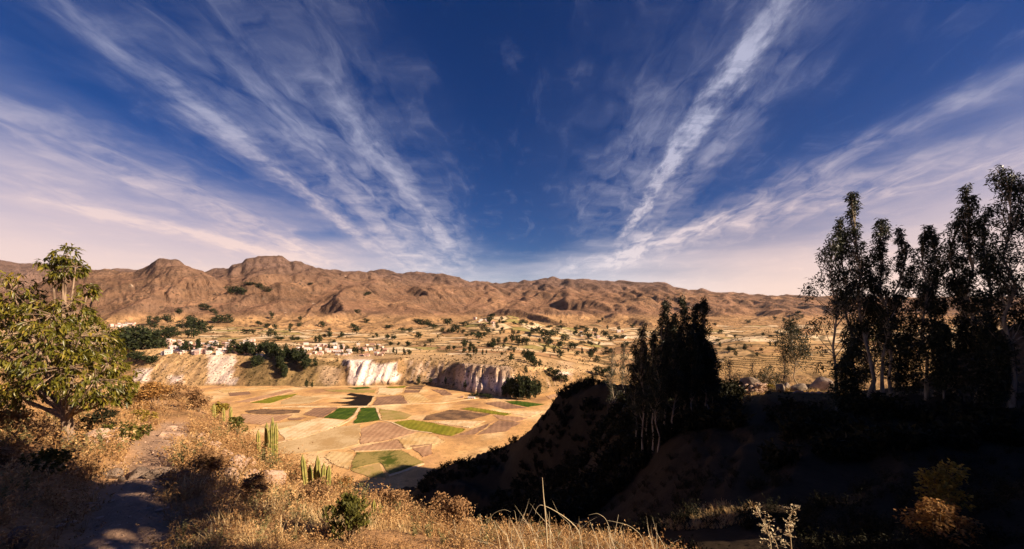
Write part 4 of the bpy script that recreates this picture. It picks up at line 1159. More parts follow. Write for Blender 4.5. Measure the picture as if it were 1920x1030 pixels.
GUMS = [  # px, py, depth, top px, top py, width px, label
 (1571, 737, 47, 1555, 452, 120, 'open gum tree with bare forked limbs, leftmost of the tall stand', 0.42, 0.5),
 (1598, 740, 50, 1576, 412, 62, 'slim gum tree just behind the leftmost tree with forked limbs', 0.3, 0.3),
 (1622, 742, 48, 1604, 362, 78, 'tallest spire-like gum tree in the left half of the stand', 0.28, 0.2),
 (1655, 742, 47, 1657, 414, 74, 'gum tree with a split top right of the tallest spire', 0.3, 0.25),
 (1674, 744, 49, 1689, 432, 58, 'slim leaning gum tree before the gap of bright sky', 0.34, 0.3),
 (1640, 744, 52, 1634, 560, 70, 'lower bushy gum tree at the foot of the split top tree', 0.2, 0.2),
 (1738, 744, 47, 1724, 428, 62, 'narrow gum tree just right of the gap of bright sky', 0.32, 0.25),
 (1752, 746, 50, 1750, 430, 78, 'dense gum tree beside the narrow one at the sky gap', 0.26, 0.15),
 (1792, 746, 48, 1782, 393, 86, 'dense dark gum tree in the middle of the right half', 0.24, 0.15),
 (1828, 748, 46, 1810, 352, 74, 'gum tree with a thin leaning tip left of the largest tree', 0.26, 0.25),
 (1852, 748, 49, 1843, 388, 70, 'gum tree squeezed between the leaning tip and the largest tree', 0.26, 0.2),
 (1896, 750, 42, 1884, 312, 118, 'largest and tallest gum tree at the edge of the picture', 0.34, 0.2),
 (1948, 750, 45, 1925, 330, 100, 'gum tree cut off by the picture edge', 0.3, 0.2),
 (1700, 744, 53, 1704, 625, 76, 'short bushy gum tree standing in the sky gap', 0.16, 0.2),
 (1770, 748, 45, 1764, 610, 84, 'short dense gum tree before the dense dark one', 0.14, 0.1),
 (1862, 752, 43, 1860, 610, 96, 'short dense gum tree below the largest tree', 0.12, 0.1),
 (1497, 716, 70, 1484, 600, 66, 'lone small gum tree with a bare stem beside the boulders', 0.5, 0.0),
 (1590, 744, 44, 1596, 640, 80, 'shrubby young gum tree at the foot of the leftmost tall tree', 0.1, 0.1),
]
for i, (px, py, d, tp, ty, w, lab, st, gp) in enumerate(GUMS):
    gum_tree(px, py, d, tp, ty, w, lab, 'tall gum trees on the shaded bench', 700 + i, 3600 if i == 0 else 6400 if w > 70 else 4600, st, gp if i == 0 else gp * 0.8, 0.85)
CL = [(1243, 806, 54, 1246, 562, 46), (1286, 806, 53, 1284, 560, 46), (1302, 800, 55, 1305, 572, 34), (1322, 798, 54, 1319, 560, 36), (1206, 800, 57, 1203, 612, 42), (1224, 806, 54, 1228, 622, 40),
      (1262, 810, 52, 1264, 592, 44), (1192, 792, 60, 1190, 648, 44), (1334, 792, 57, 1336, 655, 46), (1276, 806, 56, 1274, 606, 48), (1296, 812, 52, 1294, 622, 46), (1252, 796, 57, 1254, 600, 44), (1310, 806, 56, 1308, 618, 44),
      (1234, 812, 52, 1236, 640, 50), (1268, 800, 59, 1270, 630, 50), (1216, 796, 58, 1212, 648, 44), (1328, 804, 54, 1328, 640, 44), (1284, 812, 53, 1282, 660, 50)]
for i, a in enumerate(sorted(CL)):
    gum_tree(*a, 'slender dark gum tree in the isolated clump, ' + (ORD + ['seventeenth', 'eighteenth'])[i] + ' from the left', 'isolated clump of gum trees', 760 + i, 4300, 0.36, 0.08, 0.7)
gum_tree(1166, 745, 86, 1170, 640, 26, 'thin gum tree with a pale stem left of the isolated clump', 'trees left of the clump', 790, 900, 0.4, 0.3, 0.9)
gum_tree(1150, 742, 92, 1148, 655, 34, 'small dark gum tree left of the thin pale stem', 'trees left of the clump', 791, 1200, 0.2, 0.1, 0.9)
gum_tree(1368, 738, 92, 1366, 672, 56, 'round green tree just right of the isolated clump', 'small trees on the bench', 792, 1600, 0.15, 0.1, 0.9)
gum_tree(1442, 736, 74, 1441, 686, 50, 'small sunlit olive tree between the boulders', 'small trees on the bench', 793, 1500, 0.1, 0.1, 0.9)
gum_tree(1412, 732, 96, 1414, 678, 40, 'small dark tree behind the domed boulder', 'small trees on the bench', 794, 1000, 0.2, 0.1, 0.9)
gum_tree(1470, 728, 92, 1472, 660, 54, 'dark bushy tree left of the lone small gum tree', 'small trees on the bench', 795, 1500, 0.16, 0.1, 0.9)

# ------------------------------------------------------------------ rocks
def mat_rock(name, a, b, sc_=3.0):
    m_, n = new_mat(name)
    tc_ = n.n('ShaderNodeTexCoord').outputs['Object']
    n1 = n.noise(tc_, sc_, 6, 0.65); n2 = n.noise(tc_, sc_ * 6, 5, 0.6)
    c_ = n.mix(n.sm(n1, 0.35, 0.65), a, b)
    k = n.m('MULTIPLY_ADD', n2, 0.6, 0.7)
    finish(n, n.mix(1.0, c_, n.comb(k, k, k), 'MULTIPLY'), 0.9, n.m('ADD', n1, n.m('MULTIPLY', n2, 0.4)), 0.1, 0.05, 0.8)
mat_rock('pale_rock', (.52, .36, .27), (.40, .26, .18)); mat_rock('grey_rock', (.30, .23, .18), (.16, .12, .09), 1.2); mat_rock('path_rock', (.26, .19, .145), (.18, .125, .09))
def rock_mesh(seed, sub=3, boxy=0.45):
    g = np.random.default_rng(seed)
    bm = bmesh.new()
    bmesh.ops.create_icosphere(bm, subdivisions=sub, radius=1.0)
    v_ = np.array([x.co[:] for x in bm.verts])
    f_ = np.array([[x.index for x in q.verts] for q in bm.faces])
    bm.free()
    for _ in range(11):                                   # chip flat faces off the lump
        nrm = g.normal(size=3); nrm /= np.linalg.norm(nrm)
        h = g.uniform(0.55, 0.9)
        s_ = v_ @ nrm - h
        v_ = v_ - np.maximum(s_, 0)[:, None] * nrm[None] * 0.9
    v_ = v_ * (1 + 0.09 * fbm(v_[:, 0] * 2 + seed, v_[:, 1] * 2 + v_[:, 2] * 1.7, 3, seed))[:, None]
    return v_, f_
ROCKV = [rock_mesh(900 + i) for i in range(6)]
ROCKM = {}
def rock(px, py, w, h, mat, lab, cat='rock', name='rock', d=None, i=0, group=None, depth=0.8):
    if d is None:
        p = look(px, py, 2.2)
    else:
        x, y, _ = P(px, py, d); p = (x, y, float(hill_z(x, y)))
    k = i % 6
    if (k, mat) not in ROCKM:
        me = mesh_from('rock', ROCKV[k][0], ROCKV[k][1], False)
        me.materials.append(MATS[mat]); ROCKM[k, mat] = me
    o = link(name, ROCKM[k, mat])
    a, b = w * p[1] / F / 2, h * p[1] / F / 2
    o.location = (p[0], p[1] + a * 0.3, p[2] + b * 0.55)
    o.scale = (a * 1.12, a * depth, b * 1.25); o.rotation_euler = (0.1 * (i % 3), 0.08 * (i % 4), i * 1.7)
    if depth < 0.7: o.rotation_euler = (0, 0, 0)
    return tag(o, lab, cat, group)
rock(1412, 731, 40, 32, 'grey_rock', 'large dark domed boulder with a sunlit rim on the bench', 'boulder', 'boulder', None, 0)
rock(1545, 733, 46, 28, 'grey_rock', 'big rounded boulder beside the leftmost tall gum tree', 'boulder', 'boulder', None, 1)
rock(1500, 733, 34, 14, 'grey_rock', 'flat slab boulder between the rounded boulders', 'boulder', 'boulder', None, 2)
rock(1466, 733, 18, 16, 'grey_rock', 'small rounded boulder left of the flat slab', 'boulder', 'boulder', None, 3)
rock(1478, 732, 16, 16, 'grey_rock', 'small upright boulder touching the flat slab', 'boulder', 'boulder', None, 4)
def rubble_wall(pts, h, lab, seed):
    g = np.random.default_rng(seed)
    root = link('stone_wall', None)
    A = Acc()
    P0 = []
    for (a, b) in zip(pts[:-1], pts[1:]):
        for i in range(int(math.dist(a, b) / 0.34)):
            t = g.uniform()
            P0.append((a[0] + (b[0] - a[0]) * t + g.normal(0, .16), a[1] + (b[1] - a[1]) * t + g.normal(0, .16)))
    P0 = np.array(P0)
    Z0 = hill_z(P0[:, 0], P0[:, 1])
    c0 = (P0[0, 0], P0[0, 1], Z0[0])
    for (x, y), z in zip(P0, Z0):
        for k in range(int(h / 0.42)):
            v_, f_ = rock_small[int(g.integers(0, 4))]
            s_ = g.uniform(0.2, 0.42)
            A.add(v_ * s_ * np.array([1.2, .9, .75]) + np.array([x - c0[0] + g.normal(0, .1), y - c0[1] + g.normal(0, .1), z - c0[2] + 0.1 + k * 0.4 * g.uniform(.8, 1.1)]), f_)
    root.location = c0
    o = link('rubble', A.mesh('rubble'), MATS['pale_rock'], root)
    o['kind'] = 'stuff'
    return tag(root, lab, 'stone wall')
rock_small = [rock_mesh(950 + i, 1) for i in range(4)]
rubble_wall([look(1336, 734)[:2], look(1362, 735)[:2], look(1390, 734)[:2]], 1.4, 'ruined dry stone wall in sunlight right of the isolated clump', 1)
rubble_wall([look(1390, 738)[:2], look(1424, 737)[:2], look(1432, 734)[:2]], 1.7, 'heap-like broken stone wall before the domed boulder', 2)
rubble_wall([look(1488, 738)[:2], look(1560, 739)[:2]], 0.75, 'low stone wall along the foot of the boulders', 3)

# ------------------------------------------------------------------ leafy tree beside the path
mat_leaf('tree_leaf', [(0, (.045, .052, .008)), (.4, (.115, .11, .013)), (.75, (.22, .18, .022)), (.93, (.33, .22, .04)), (1, (.36, .18, .05))], 0.30, 0.4, 0.45, 2.2)
mat_bark('tree_bark', (.34, .24, .17), (.15, .10, .07), 14.0)
def leafy_tree():
    g = np.random.default_rng(21)
    d0 = 6.6
    bx, by, _ = P(130, 838, d0)
    bz = float(hill_z(bx, by))
    root = link('leafy_tree', None); root.location = (bx, by, bz)
    def loc(px, py, dd=0.0):
        a = np.array(P(px, py, d0 + dd))
        return a - np.array([bx, by, bz])
    base = np.array([0, 0, -0.15])
    fork = loc(124, 770)
    tv, tf = tube_verts([base, base * 0.2 + fork * 0.25, fork * 0.62, fork], [.115, .085, .075, .07], 9)
    link('trunk', mesh_from('trunk', tv, tf, True), MATS['tree_bark'], root)
    blobs = [(118, 503, 22, 18, 0), (114, 522, 16, 12, .1), (124, 478, 16, 18, 0), (96, 490, 13, 10, 0), (142, 500, 12, 14, 0), (60, 572, 40, 22, .2), (22, 545, 30, 34, -.1), (140, 582, 30, 24, .0), (100, 590, 50, 34, -.35), (30, 600, 44, 40, .3), (164, 545, 12, 12, .1),
             (150, 630, 46, 36, -.3), (80, 650, 56, 44, -.5), (10, 660, 40, 50, .0), (186, 650, 36, 36, .1), (202, 680, 26, 30, .0), (120, 690, 60, 38, -.5), (180, 710, 52, 36, -.3), (60, 720, 50, 40, .2), (198, 722, 38, 30, .1),
             (64, 728, 40, 18, .1), (192, 742, 40, 16, -.1), (218, 742, 24, 16, .2), (30, 740, 30, 20, .3), (-30, 620, 40, 60, .2), (-40, 700, 40, 50, .1), (-20, 560, 36, 36, .2), (110, 640, 50, 50, .5)]
    br = Acc()
    tw_p, tw_d = [], []
    for (px, py, rx, ry, dd) in blobs:
        c_ = loc(px, py, dd)
        ra = np.array([rx * d0 / F, max(rx, ry) * d0 / F * 1.15, ry * d0 / F])
        st_ = fork * g.uniform(0.75, 1.0)
        m_ = st_ * 0.5 + c_ * 0.5 + g.normal(0, .05, 3) + np.array([0, 0, -.06])
        v_, f_ = tube_verts([st_, m_, c_], [.034, .022, .008], 6)
        br.add(v_, f_)
        n = int(15 + rx * ry * 0.025)
        for j in range(n):
            u_ = g.normal(size=3); u_ /= np.linalg.norm(u_)
            p = c_ + u_ * ra * g.uniform(.45, 1.05) ** 0.5
            out = u_ * ra; out /= np.linalg.norm(out)
            tw_p.append(p); tw_d.append(out)
            if j % 3 == 0:
                v_, f_ = tube_verts([c_ + (p - c_) * .1, c_ + (p - c_) * .6 + g.normal(0, .02, 3), p], [.007, .005, .002], 4)
                br.add(v_, f_)
    link('branches', br.mesh('branches'), MATS['tree_bark'], root)
    tw_p, tw_d = np.array(tw_p), np.array(tw_d)
    k = 8
    n = len(tw_p)
    P0 = np.repeat(tw_p, k, 0) + g.normal(0, .022, (n * k, 3))
    a_ = np.repeat(tw_d, k, 0) * 0.75 + g.normal(0, .55, (n * k, 3)); a_[:, 2] -= 0.75
    a_ /= np.linalg.norm(a_, axis=1)[:, None]
    s_ = np.cross(a_, g.normal(size=(n * k, 3)) * .6 + np.array([0, 0, 1.0])); s_ /= np.linalg.norm(s_, axis=1)[:, None] + 1e-9
    up = np.cross(s_, a_)
    L = .100 * g.uniform(.6, 1.25, (n * k, 1)); w = .0148 * g.uniform(.7, 1.3, (n * k, 1))
    mid = P0 + a_ * L * .5 + up * L * .05
    tip = P0 + a_ * L - np.array([0, 0, 1]) * L * .16
    m1 = mid + s_ * w + up * w * .5; m2 = mid - s_ * w + up * w * .5
    V = np.stack([P0, m1, mid, m2, tip], 1).reshape(-1, 3)
    b = np.arange(n * k)[:, None] * 5
    fc = np.concatenate([b + [0, 1, 2], b + [0, 2, 3], b + [1, 4, 2], b + [2, 4, 3]])
    link('crown', mesh_from('crown', V, fc, True), MATS['tree_leaf'], root)
    tag(root, 'leafy yellow green tree with a short trunk beside the dirt path', 'tree')
leafy_tree()

# ------------------------------------------------------------------ bushes one can point at
mat_leaf('bush_green', [(0, (.05, .052, .012)), (.6, (.10, .095, .018)), (1, (.19, .15, .03))], 0.25, 0.6, 0.2, 3.0)
mat_leaf('bush_yellow', [(0, (.16, .11, .02)), (.6, (.28, .20, .03)), (1, (.42, .29, .07))], 0.3, 0.6, 0.2, 3.0)
mat_leaf('bush_orange', [(0, (.17, .08, .025)), (.5, (.30, .15, .045)), (1, (.44, .26, .09))], 0.25, 0.7, 0.15, 3.0)
mat_leaf('bush_brown', [(0, (.13, .07, .035)), (.5, (.27, .15, .07)), (1, (.46, .28, .14))], 0.2, 0.8, 0.1, 2.0)
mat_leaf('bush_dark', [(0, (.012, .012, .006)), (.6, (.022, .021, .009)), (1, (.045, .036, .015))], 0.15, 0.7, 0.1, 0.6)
mat_leaf('dry_grass', [(0, (.28, .15, .06)), (.3, (.45, .28, .12)), (.65, (.60, .42, .20)), (1, (.74, .58, .34))], 0.3, 0.6, 0.2, 0.9)
mat_leaf('dry_brush', [(0, (.13, .07, .03)), (.3, (.28, .145, .06)), (.65, (.44, .26, .11)), (1, (.64, .44, .22))], 0.2, 0.7, 0.15, 0.8)
mat_leaf('twig_pale', [(0, (.45, .36, .22)), (1, (.66, .55, .36))], 0.2, 0.6, 0.2)
mat_leaf('scarp_leaf', [(0, (.035, .03, .012)), (.6, (.08, .06, .022)), (1, (.16, .11, .04))], 0.15, 0.7, 0.1)
mat_bark('twig', (.24, .16, .10), (.12, .08, .05), 20.0)
def bush(px, py, w, h, mat, lab, n=900, leaf=.05, d=None, dmin=2.2, seed=0, fill=9, cat='bush', thin=.28, group=None, spiky=0.0):
    g = np.random.default_rng(1200 + seed)
    if d is None:
        p = look(px, py, dmin)
    else:
        x, y, _ = P(px, py, d); p = (x, y, float(ground(x, y)))
    a, b = w * p[1] / F / 2, h * p[1] / F
    root = link('bush', None); root.location = p
    cen, rad = [], []
    st = Acc()
    for i in range(fill):
        an = g.uniform(0, 6.28); q = a * g.uniform(0, .75) ; z = b * g.uniform(.28, .82)
        c_ = np.array([q * math.cos(an), q * math.sin(an), z * (1 - .25 * q / a)])
        cen.append(c_); rad.append([a * g.uniform(.22, .42)] * 2 + [b * g.uniform(.12, .22)])
        v_, f_ = tube_verts([np.array([g.normal(0, .03) * a, g.normal(0, .03) * a, -.05 * b]), c_ * np.array([.45, .45, .6]), c_, c_ + np.array([c_[0] * .25, c_[1] * .25, b * .12])], [.022 * a + .003, .016 * a + .002, .009 * a, .003 * a], 4)
        st.add(v_, f_)
    lv, lf = leaf_cloud(np.array(cen), np.array(rad), n, leaf, leaf * thin, -spiky, g)
    link('stems', st.mesh('stems'), MATS['twig'], root)
    link('crown', mesh_from('crown', lv, lf), MATS[mat], root)
    return tag(root, lab, cat, group)
bush(240, 868, 70, 62, 'bush_green', 'dark green bush at the path edge right of the leafy tree', 1600, .06, 7.4, seed=1)
bush(190, 848, 60, 60, 'bush_dark', 'dark leaved bush standing in for shade behind the leafy tree trunk', 1500, .06, 7.6, seed=2)  # dark leaves put here in place of the dappled shadow on the bank
bush(410, 778, 38, 40, 'bush_yellow', 'round yellow green bush standing against the valley', 1300, .10, 17.0, seed=3)
bush(292, 790, 84, 58, 'bush_orange', 'wide orange bush on the slope behind the path', 1800, .09, 14, seed=4)
bush(372, 800, 70, 50, 'bush_brown', 'brown bush beside the wide orange bush', 1500, .08, 15, seed=5)
bush(338, 790, 60, 46, 'bush_brown', 'greyish brown bush behind the path bend', 1300, .08, 17, seed=6)
bush(445, 822, 44, 40, 'bush_green', 'dull green bush above the slender cacti', 900, .08, 14.5, seed=7)
bush(268, 812, 44, 34, 'bush_yellow', 'small yellow bush at the path bend', 900, .06, 10.5, seed=8)
bush(655, 1040, 84, 92, 'bush_green', 'upright green shrub at the bottom of the picture', 1500, .045, 3.4, seed=9, fill=22, spiky=1.6, thin=.2)
bush(850, 985, 100, 76, 'bush_brown', 'large rusty brown bush on the ravine edge', 2600, .045, 6.3, seed=10, fill=16)
bush(740, 968, 80, 52, 'bush_brown', 'low brown bush left of the large rusty bush', 1800, .045, 7.0, seed=11, fill=13)
bush(640, 930, 60, 40, 'bush_orange', 'low orange bush behind the branching cactus', 1400, .045, 8.2, seed=12, fill=13)
bush(675, 925, 30, 34, 'bush_yellow', 'pale feathery shrub lit on the dark ravine side', 700, .6, 120, dmin=40, seed=13)
bush(1762, 990, 150, 96, 'bush_orange', 'sunlit shrub with dry brown leaves low on the dark slope', 1500, .16, 15.5, seed=14, fill=14)
bush(1760, 935, 104, 130, 'bush_yellow', 'tall sunlit green shrub above the dry leaved shrub', 1300, .18, 17.5, seed=15, fill=12)
bush(1445, 738, 20, 16, 'bush_yellow', 'tiny yellow shrub before the small olive tree', 300, .3, 64, seed=16)
bush(20, 836, 90, 50, 'bush_orange', 'orange brush left of the leafy trunk', 1800, .05, 7.2, seed=17, fill=14)
bush(-20, 900, 90, 60, 'bush_brown', 'dark brush in the shade at the picture edge', 1600, .05, 4.6, seed=18, fill=14)
bush(90, 920, 70, 60, 'bush_green', 'shaded bush at the near foot of the leafy tree', 1500, .045, 4.5, seed=19, fill=13)
bush(480, 960, 70, 60, 'bush_brown', 'reddish brush on the shadow edge below the pale rock', 1700, .035, 4.6, seed=20, fill=14)
bush(600, 975, 80, 54, 'bush_brown', 'reddish brush below the branching cactus', 1700, .035, 5.2, seed=21, fill=14)
bush(390, 915, 70, 60, 'bush_brown', 'tangled brush beside the path steps', 1600, .04, 5.2, seed=22, fill=14)

# broad dense tree added out of view beside the viewpoint to shade the path
def shade_caster():
    g = np.random.default_rng(61)
    x, y = 6.6, -0.7
    z = float(hill_z(x, y))
    root = link('shade_caster', None); root.location = (x, y, z)
    top = 5.9 - z
    v_, f_ = tube_verts([(0, 0, -.2), (.05, 0, 1.0), (-.1, .1, 2.2), (-.2, .3, top * .8)], [.22, .18, .15, .05], 8)
    link('trunk', mesh_from('trunk', v_, f_, True), MATS['tree_bark'], root)
    cen, rad = [], []
    for i in range(46):
        a = g.uniform(0, 6.28); q = g.uniform(0, 1) ** .5 * 2.0
        cen.append([-.5 + q * math.cos(a), -.35 + q * math.sin(a) * 1.1, g.uniform(2.5, 5.0) - z]); rad.append([.75, .75, .6])
    for i in range(12):                          # low leaf clumps added to close the path shade
        s_, c_, h_ = g.uniform(3.6, 4.6), g.uniform(-.6, 1.9), g.uniform(1.2, 2.4)
        cen.append([s_ * _sx - c_ * _sy - x, s_ * _sy + c_ * _sx - y, h_ - z]); rad.append([.55, .55, .5])
    lv, lf = leaf_cloud(np.array(cen), np.array(rad), 18000, .34, .085, .4, g)
    link('crown', mesh_from('crown', lv, lf), MATS['tree_leaf'], root)
    tag(root, 'unseen broad tree added beside the viewpoint to shade the near path', 'tree')
shade_caster()
# ------------------------------------------------------------------ cacti
m_, n_ = new_mat('cactus_skin')
tc_ = n_.n('ShaderNodeTexCoord').outputs['Object']
nz = n_.noise(tc_, 9.0, 5, 0.6)
finish(n_, n_.ramp(nz, [(.3, (.10, .115, .03)), (.5, (.22, .20, .05)), (.7, (.34, .27, .10))]), 0.7, nz, 0.2, 0.01, 0.5)
def ribbed(path, r):
    path = np.asarray(path, float)
    sides = 14
    n = len(path)
    rad = r * np.interp(np.linspace(0, 1, n), [0, .1, .8, .93, 1], [.85, 1, 1, .8, .12])
    v_, f_ = tube_verts(path, rad, sides)
    c_ = np.repeat(path, sides, 0)
    k = np.tile(np.where(np.arange(sides) % 2, 0.74, 1.08), n)[:, None]
    return c_ + (v_ - c_) * k, f_
def cactus(cols, lab, d, r_px):
    x0, y0, _ = P(cols[0][0], cols[0][1], d)
    z0 = float(hill_z(x0, y0))
    root = link('cactus', None); root.location = (x0, y0, z0)
    for i, (px, py, tpx, tpy, *rest) in enumerate(cols):
        dd = d + 0.12 * ((i * 7) % 5 - 2) * d / 8
        b = np.array(P(px, py, dd)); t = np.array(P(tpx, tpy, dd))
        b[2] = min(b[2], float(hill_z(b[0], b[1]))) - .06 if not rest else b[2]
        o_ = np.array([x0, y0, z0])
        k = np.linspace(0, 1, 9)[:, None]
        path = b - o_ + (t - b) * k + np.array([.02, .01, 0]) * np.sin(k * 5 + i) * r_px * d / F
        v_, f_ = ribbed(path, r_px * d / F)
        link('column', mesh_from('column', v_, f_, False), MATS['cactus_skin'], root)
    return tag(root, lab, 'cactus')
cactus([(486, 872, 484, 806), (500, 872, 500, 792), (510, 868, 506, 802), (517, 862, 518, 792), (511, 860, 511, 782)], 'slender column cactus cluster standing against the pale fields', 10.2, 3.3)
cactus([(577, 945, 567, 852), (586, 948, 581, 872), (592, 948, 593, 866), (600, 945, 595, 854), (607, 945, 607, 868), (613, 940, 617, 872), (604, 925, 622, 940, 1), (590, 930, 560, 915, 1), (580, 948, 579, 920)], 'branching column cactus clump below the pale rock', 7.2, 4.4)
cactus([(701, 1000, 701, 936), (712, 1000, 712, 942)], 'pair of short column cacti near the ravine edge', 5.2, 3.6)
cactus([(402, 800, 401, 757), (419, 806, 419, 764), (432, 806, 433, 762)], 'three thin column cacti high on the slope below the round bush', 15.5, 2.8)

# ------------------------------------------------------------------ rocks by the path and on the slope
RK = [(503, 914, 34, 26, 'large pale flat faced rock above the branching cactus'), (440, 884, 26, 20, 'pale rock at the top of the rock line'), (463, 878, 18, 14, 'small pale rock behind the large flat faced rock'), (418, 862, 22, 14, 'pale rock low in the brush beside the path'),
      (396, 845, 18, 12, 'small pale rock in the middle of the rock line'), (378, 830, 20, 12, 'small pale rock where the rock line starts'), (462, 905, 24, 18, 'pale rock left of the large flat faced rock'), (430, 905, 24, 18, 'half buried pale rock on the shadow edge'), (486, 925, 18, 12, 'small stone in front of the large flat faced rock')]
for i, (px, py, w, h, lab) in enumerate(RK):
    rock(px, py, w * 1.45, h * 1.6, 'pale_rock', lab, i=i)
for i, (px, py, w, h, lab) in enumerate([(206, 896, 36, 18, 'dark flat stone at the left end of the path step'), (252, 898, 46, 16, 'broad flat stone across the path step'), (294, 898, 46, 18, 'dark stone at the right end of the path step'), (226, 903, 14, 9, 'small stone wedged in the path step'), (332, 897, 32, 12, 'low stone right of the path step'), (30, 1022, 44, 34, 'rounded rock in the bottom corner')]):
    rock(px, py, w, h, 'path_rock', lab, i=i + 2)
for i, (px, py, w, h, lab) in enumerate([(176, 838, 50, 36, 'pale bank boulder behind the leafy trunk'), (212, 832, 44, 34, 'pale bank boulder right of the leafy trunk'), (302, 818, 16, 9, 'pale stone on the left side of the path bend'), (320, 808, 18, 10, 'pale stone on the right side of the path bend'), (332, 820, 14, 8, 'small pale stone beside the path'), (345, 834, 18, 10, 'pale stone at the foot of the orange brush'), (355, 850, 16, 10, 'little pale stone along the path brush')]):
    rock(px, py, w, h, 'pale_rock', lab, i=i + 1)

# ------------------------------------------------------------------ dry grass, brush and undergrowth (beyond counting)
def scatter(name, libs, pos, scl, rot, mat, label, tilt=None):
    """merge many copies of the clumps in libs into one mesh"""
    A = Acc()
    for li, (v_, f_) in enumerate(libs):
        k = np.nonzero(np.arange(len(pos)) % len(libs) == li)[0]
        if not len(k):
            continue
        c_, s_ = np.cos(rot[k]), np.sin(rot[k])
        S = scl[k][:, None] if scl.ndim == 1 else scl[k, 0][:, None]
        Sz = S if scl.ndim == 1 else scl[k, 1][:, None]
        X = v_[None, :, 0] * S; Y = v_[None, :, 1] * S; Z = v_[None, :, 2] * Sz
        V = np.stack([X * c_[:, None] - Y * s_[:, None], X * s_[:, None] + Y * c_[:, None], Z], -1) + pos[k][:, None]
        Fc = f_[None] + (np.arange(len(k)) * len(v_))[:, None, None]
        A.add(V.reshape(-1, 3), Fc.reshape(-1, f_.shape[1]))
    o = link(name, A.mesh(name), MATS[mat])
    return tag(o, label, None, None, 'stuff')
def tuft(seed, n, h, spread, w, curl):
    g = np.random.default_rng(seed)
    V, Fc = [], []
    for i in range(n):
        a = g.uniform(0, 6.28); l = h * g.uniform(.5, 1.15); sp = spread * g.uniform(.1, 1.0)
        dr = np.array([math.cos(a), math.sin(a), 0]); sd_ = np.array([-dr[1], dr[0], 0]) * w
        b = dr * g.uniform(0, .07) * h / .4
        ks = [0, .45, .8, 1.0]
        pts = [b + dr * sp * k ** 1.6 + np.array([0, 0, l * (k - curl * g.uniform(.3, 1) * k ** 3 * .5)]) for k in ks]
        j = len(V)
        for p, ww in zip(pts[:3], (1, .8, .5)):
            V += [p + sd_ * ww, p - sd_ * ww]
        V.append(pts[3])
        Fc += [(j, j + 1, j + 3), (j, j + 3, j + 2), (j + 2, j + 3, j + 5), (j + 2, j + 5, j + 4), (j + 4, j + 5, j + 6)]
    return np.array(V), np.array(Fc)
def brush(seed, n, h, w, leaf, per):
    """a twiggy dry clump: thin stems set with small leaves"""
    g = np.random.default_rng(seed)
    V, Fc = [], []
    for i in range(n):
        a = g.uniform(0, 6.28); q = w * g.uniform(.1, 1); l = h * g.uniform(.5, 1.1)
        e = np.array([math.cos(a) * q, math.sin(a) * q, l]); sd_ = np.array([-math.sin(a), math.cos(a), 0]) * leaf * .09
        j = len(V)
        V += [sd_, -sd_, e]; Fc.append((j, j + 1, j + 2))
        for k in range(per):
            t = g.uniform(.3, 1.05); p = e * t * np.array([1, 1, 1]) + g.normal(0, .035, 3) * h
            d_ = g.normal(size=3); d_ /= np.linalg.norm(d_); d_ *= leaf * g.uniform(.6, 1.3)
            s_ = np.cross(d_, g.normal(size=3)); s_ /= np.linalg.norm(s_) + 1e-9; s_ *= leaf * .26
            j = len(V)
            V += [p + s_, p - s_, p + d_]; Fc.append((j, j + 1, j + 2))
    return np.array(V), np.array(Fc)
def spots(n, az0, az1, r0, r1, seed, keep=None):
    g = np.random.default_rng(seed)
    az_ = np.radians(g.uniform(az0, az1, n)); r_ = np.exp(g.uniform(math.log(r0), math.log(r1), n))
    x, y = r_ * np.sin(az_), r_ * np.cos(az_)
    ok = path_dist(x, y) > 0.22 + 0.2 * g.uniform(size=n)
    if keep is not None:
        ok &= keep(x, y)
    x, y = x[ok], y[ok]
    return np.stack([x, y, hill_z(x, y) - 0.03], 1), g
grass_l = [tuft(40 + i, 14, .24, .20, .0030, .9) for i in range(5)]
brush_l = [brush(60 + i, 10, .18, .20, .021, 8) for i in range(5)]
left = lambda x, y: (x < 2.0 + 0.25 * y) & (x - y * 0.62 < 0.6)
pos, g = spots(5600, -60, 36, 2.3, 24, 1, lambda x, y: left(x, y) & (vnoise(x / 1.3, y / 1.3, 77) > -0.12))
pos = pos[pos[:, 2] > -6.5]
scatter('dry_grass', grass_l, pos, (g.uniform(.35, 1.2, len(pos)) * np.clip(np.hypot(pos[:, 0], pos[:, 1]) / 5, .7, 1.35)), g.uniform(0, 6.28, len(pos)), 'dry_grass', 'dry straw coloured grass over the sunny slope')
pos, g = spots(5600, -60, 36, 2.4, 26, 2, lambda x, y: left(x, y) & (vnoise(x / 1.9 + 7, y / 1.9, 79) > -0.55))
pos = pos[pos[:, 2] > -7]
scatter('dry_brush', brush_l, pos, (g.uniform(.5, 1.5, len(pos)) * np.clip(np.hypot(pos[:, 0], pos[:, 1]) / 5, .7, 1.9)), g.uniform(0, 6.28, len(pos)), 'dry_brush', 'reddish brown dry brush over the slope')
mat_leaf('weed_green', [(0, (.09, .085, .035)), (.6, (.17, .15, .06)), (1, (.30, .25, .12))], 0.2, 0.7, 0.15, 0.8)
pos, g = spots(900, -60, 36, 2.6, 26, 12, lambda x, y: left(x, y) & (vnoise(x / 2.3 + 3, y / 2.3, 91) > 0.0))
pos = pos[pos[:, 2] > -7]
scatter('weeds', [brush(64 + i, 12, .22, .13, .026, 9) for i in range(3)], pos, (g.uniform(.5, 1.3, len(pos)) * np.clip(np.hypot(pos[:, 0], pos[:, 1]) / 5, .7, 1.8)), g.uniform(0, 6.28, len(pos)), 'weed_green', 'grey green weeds among the dry grass')
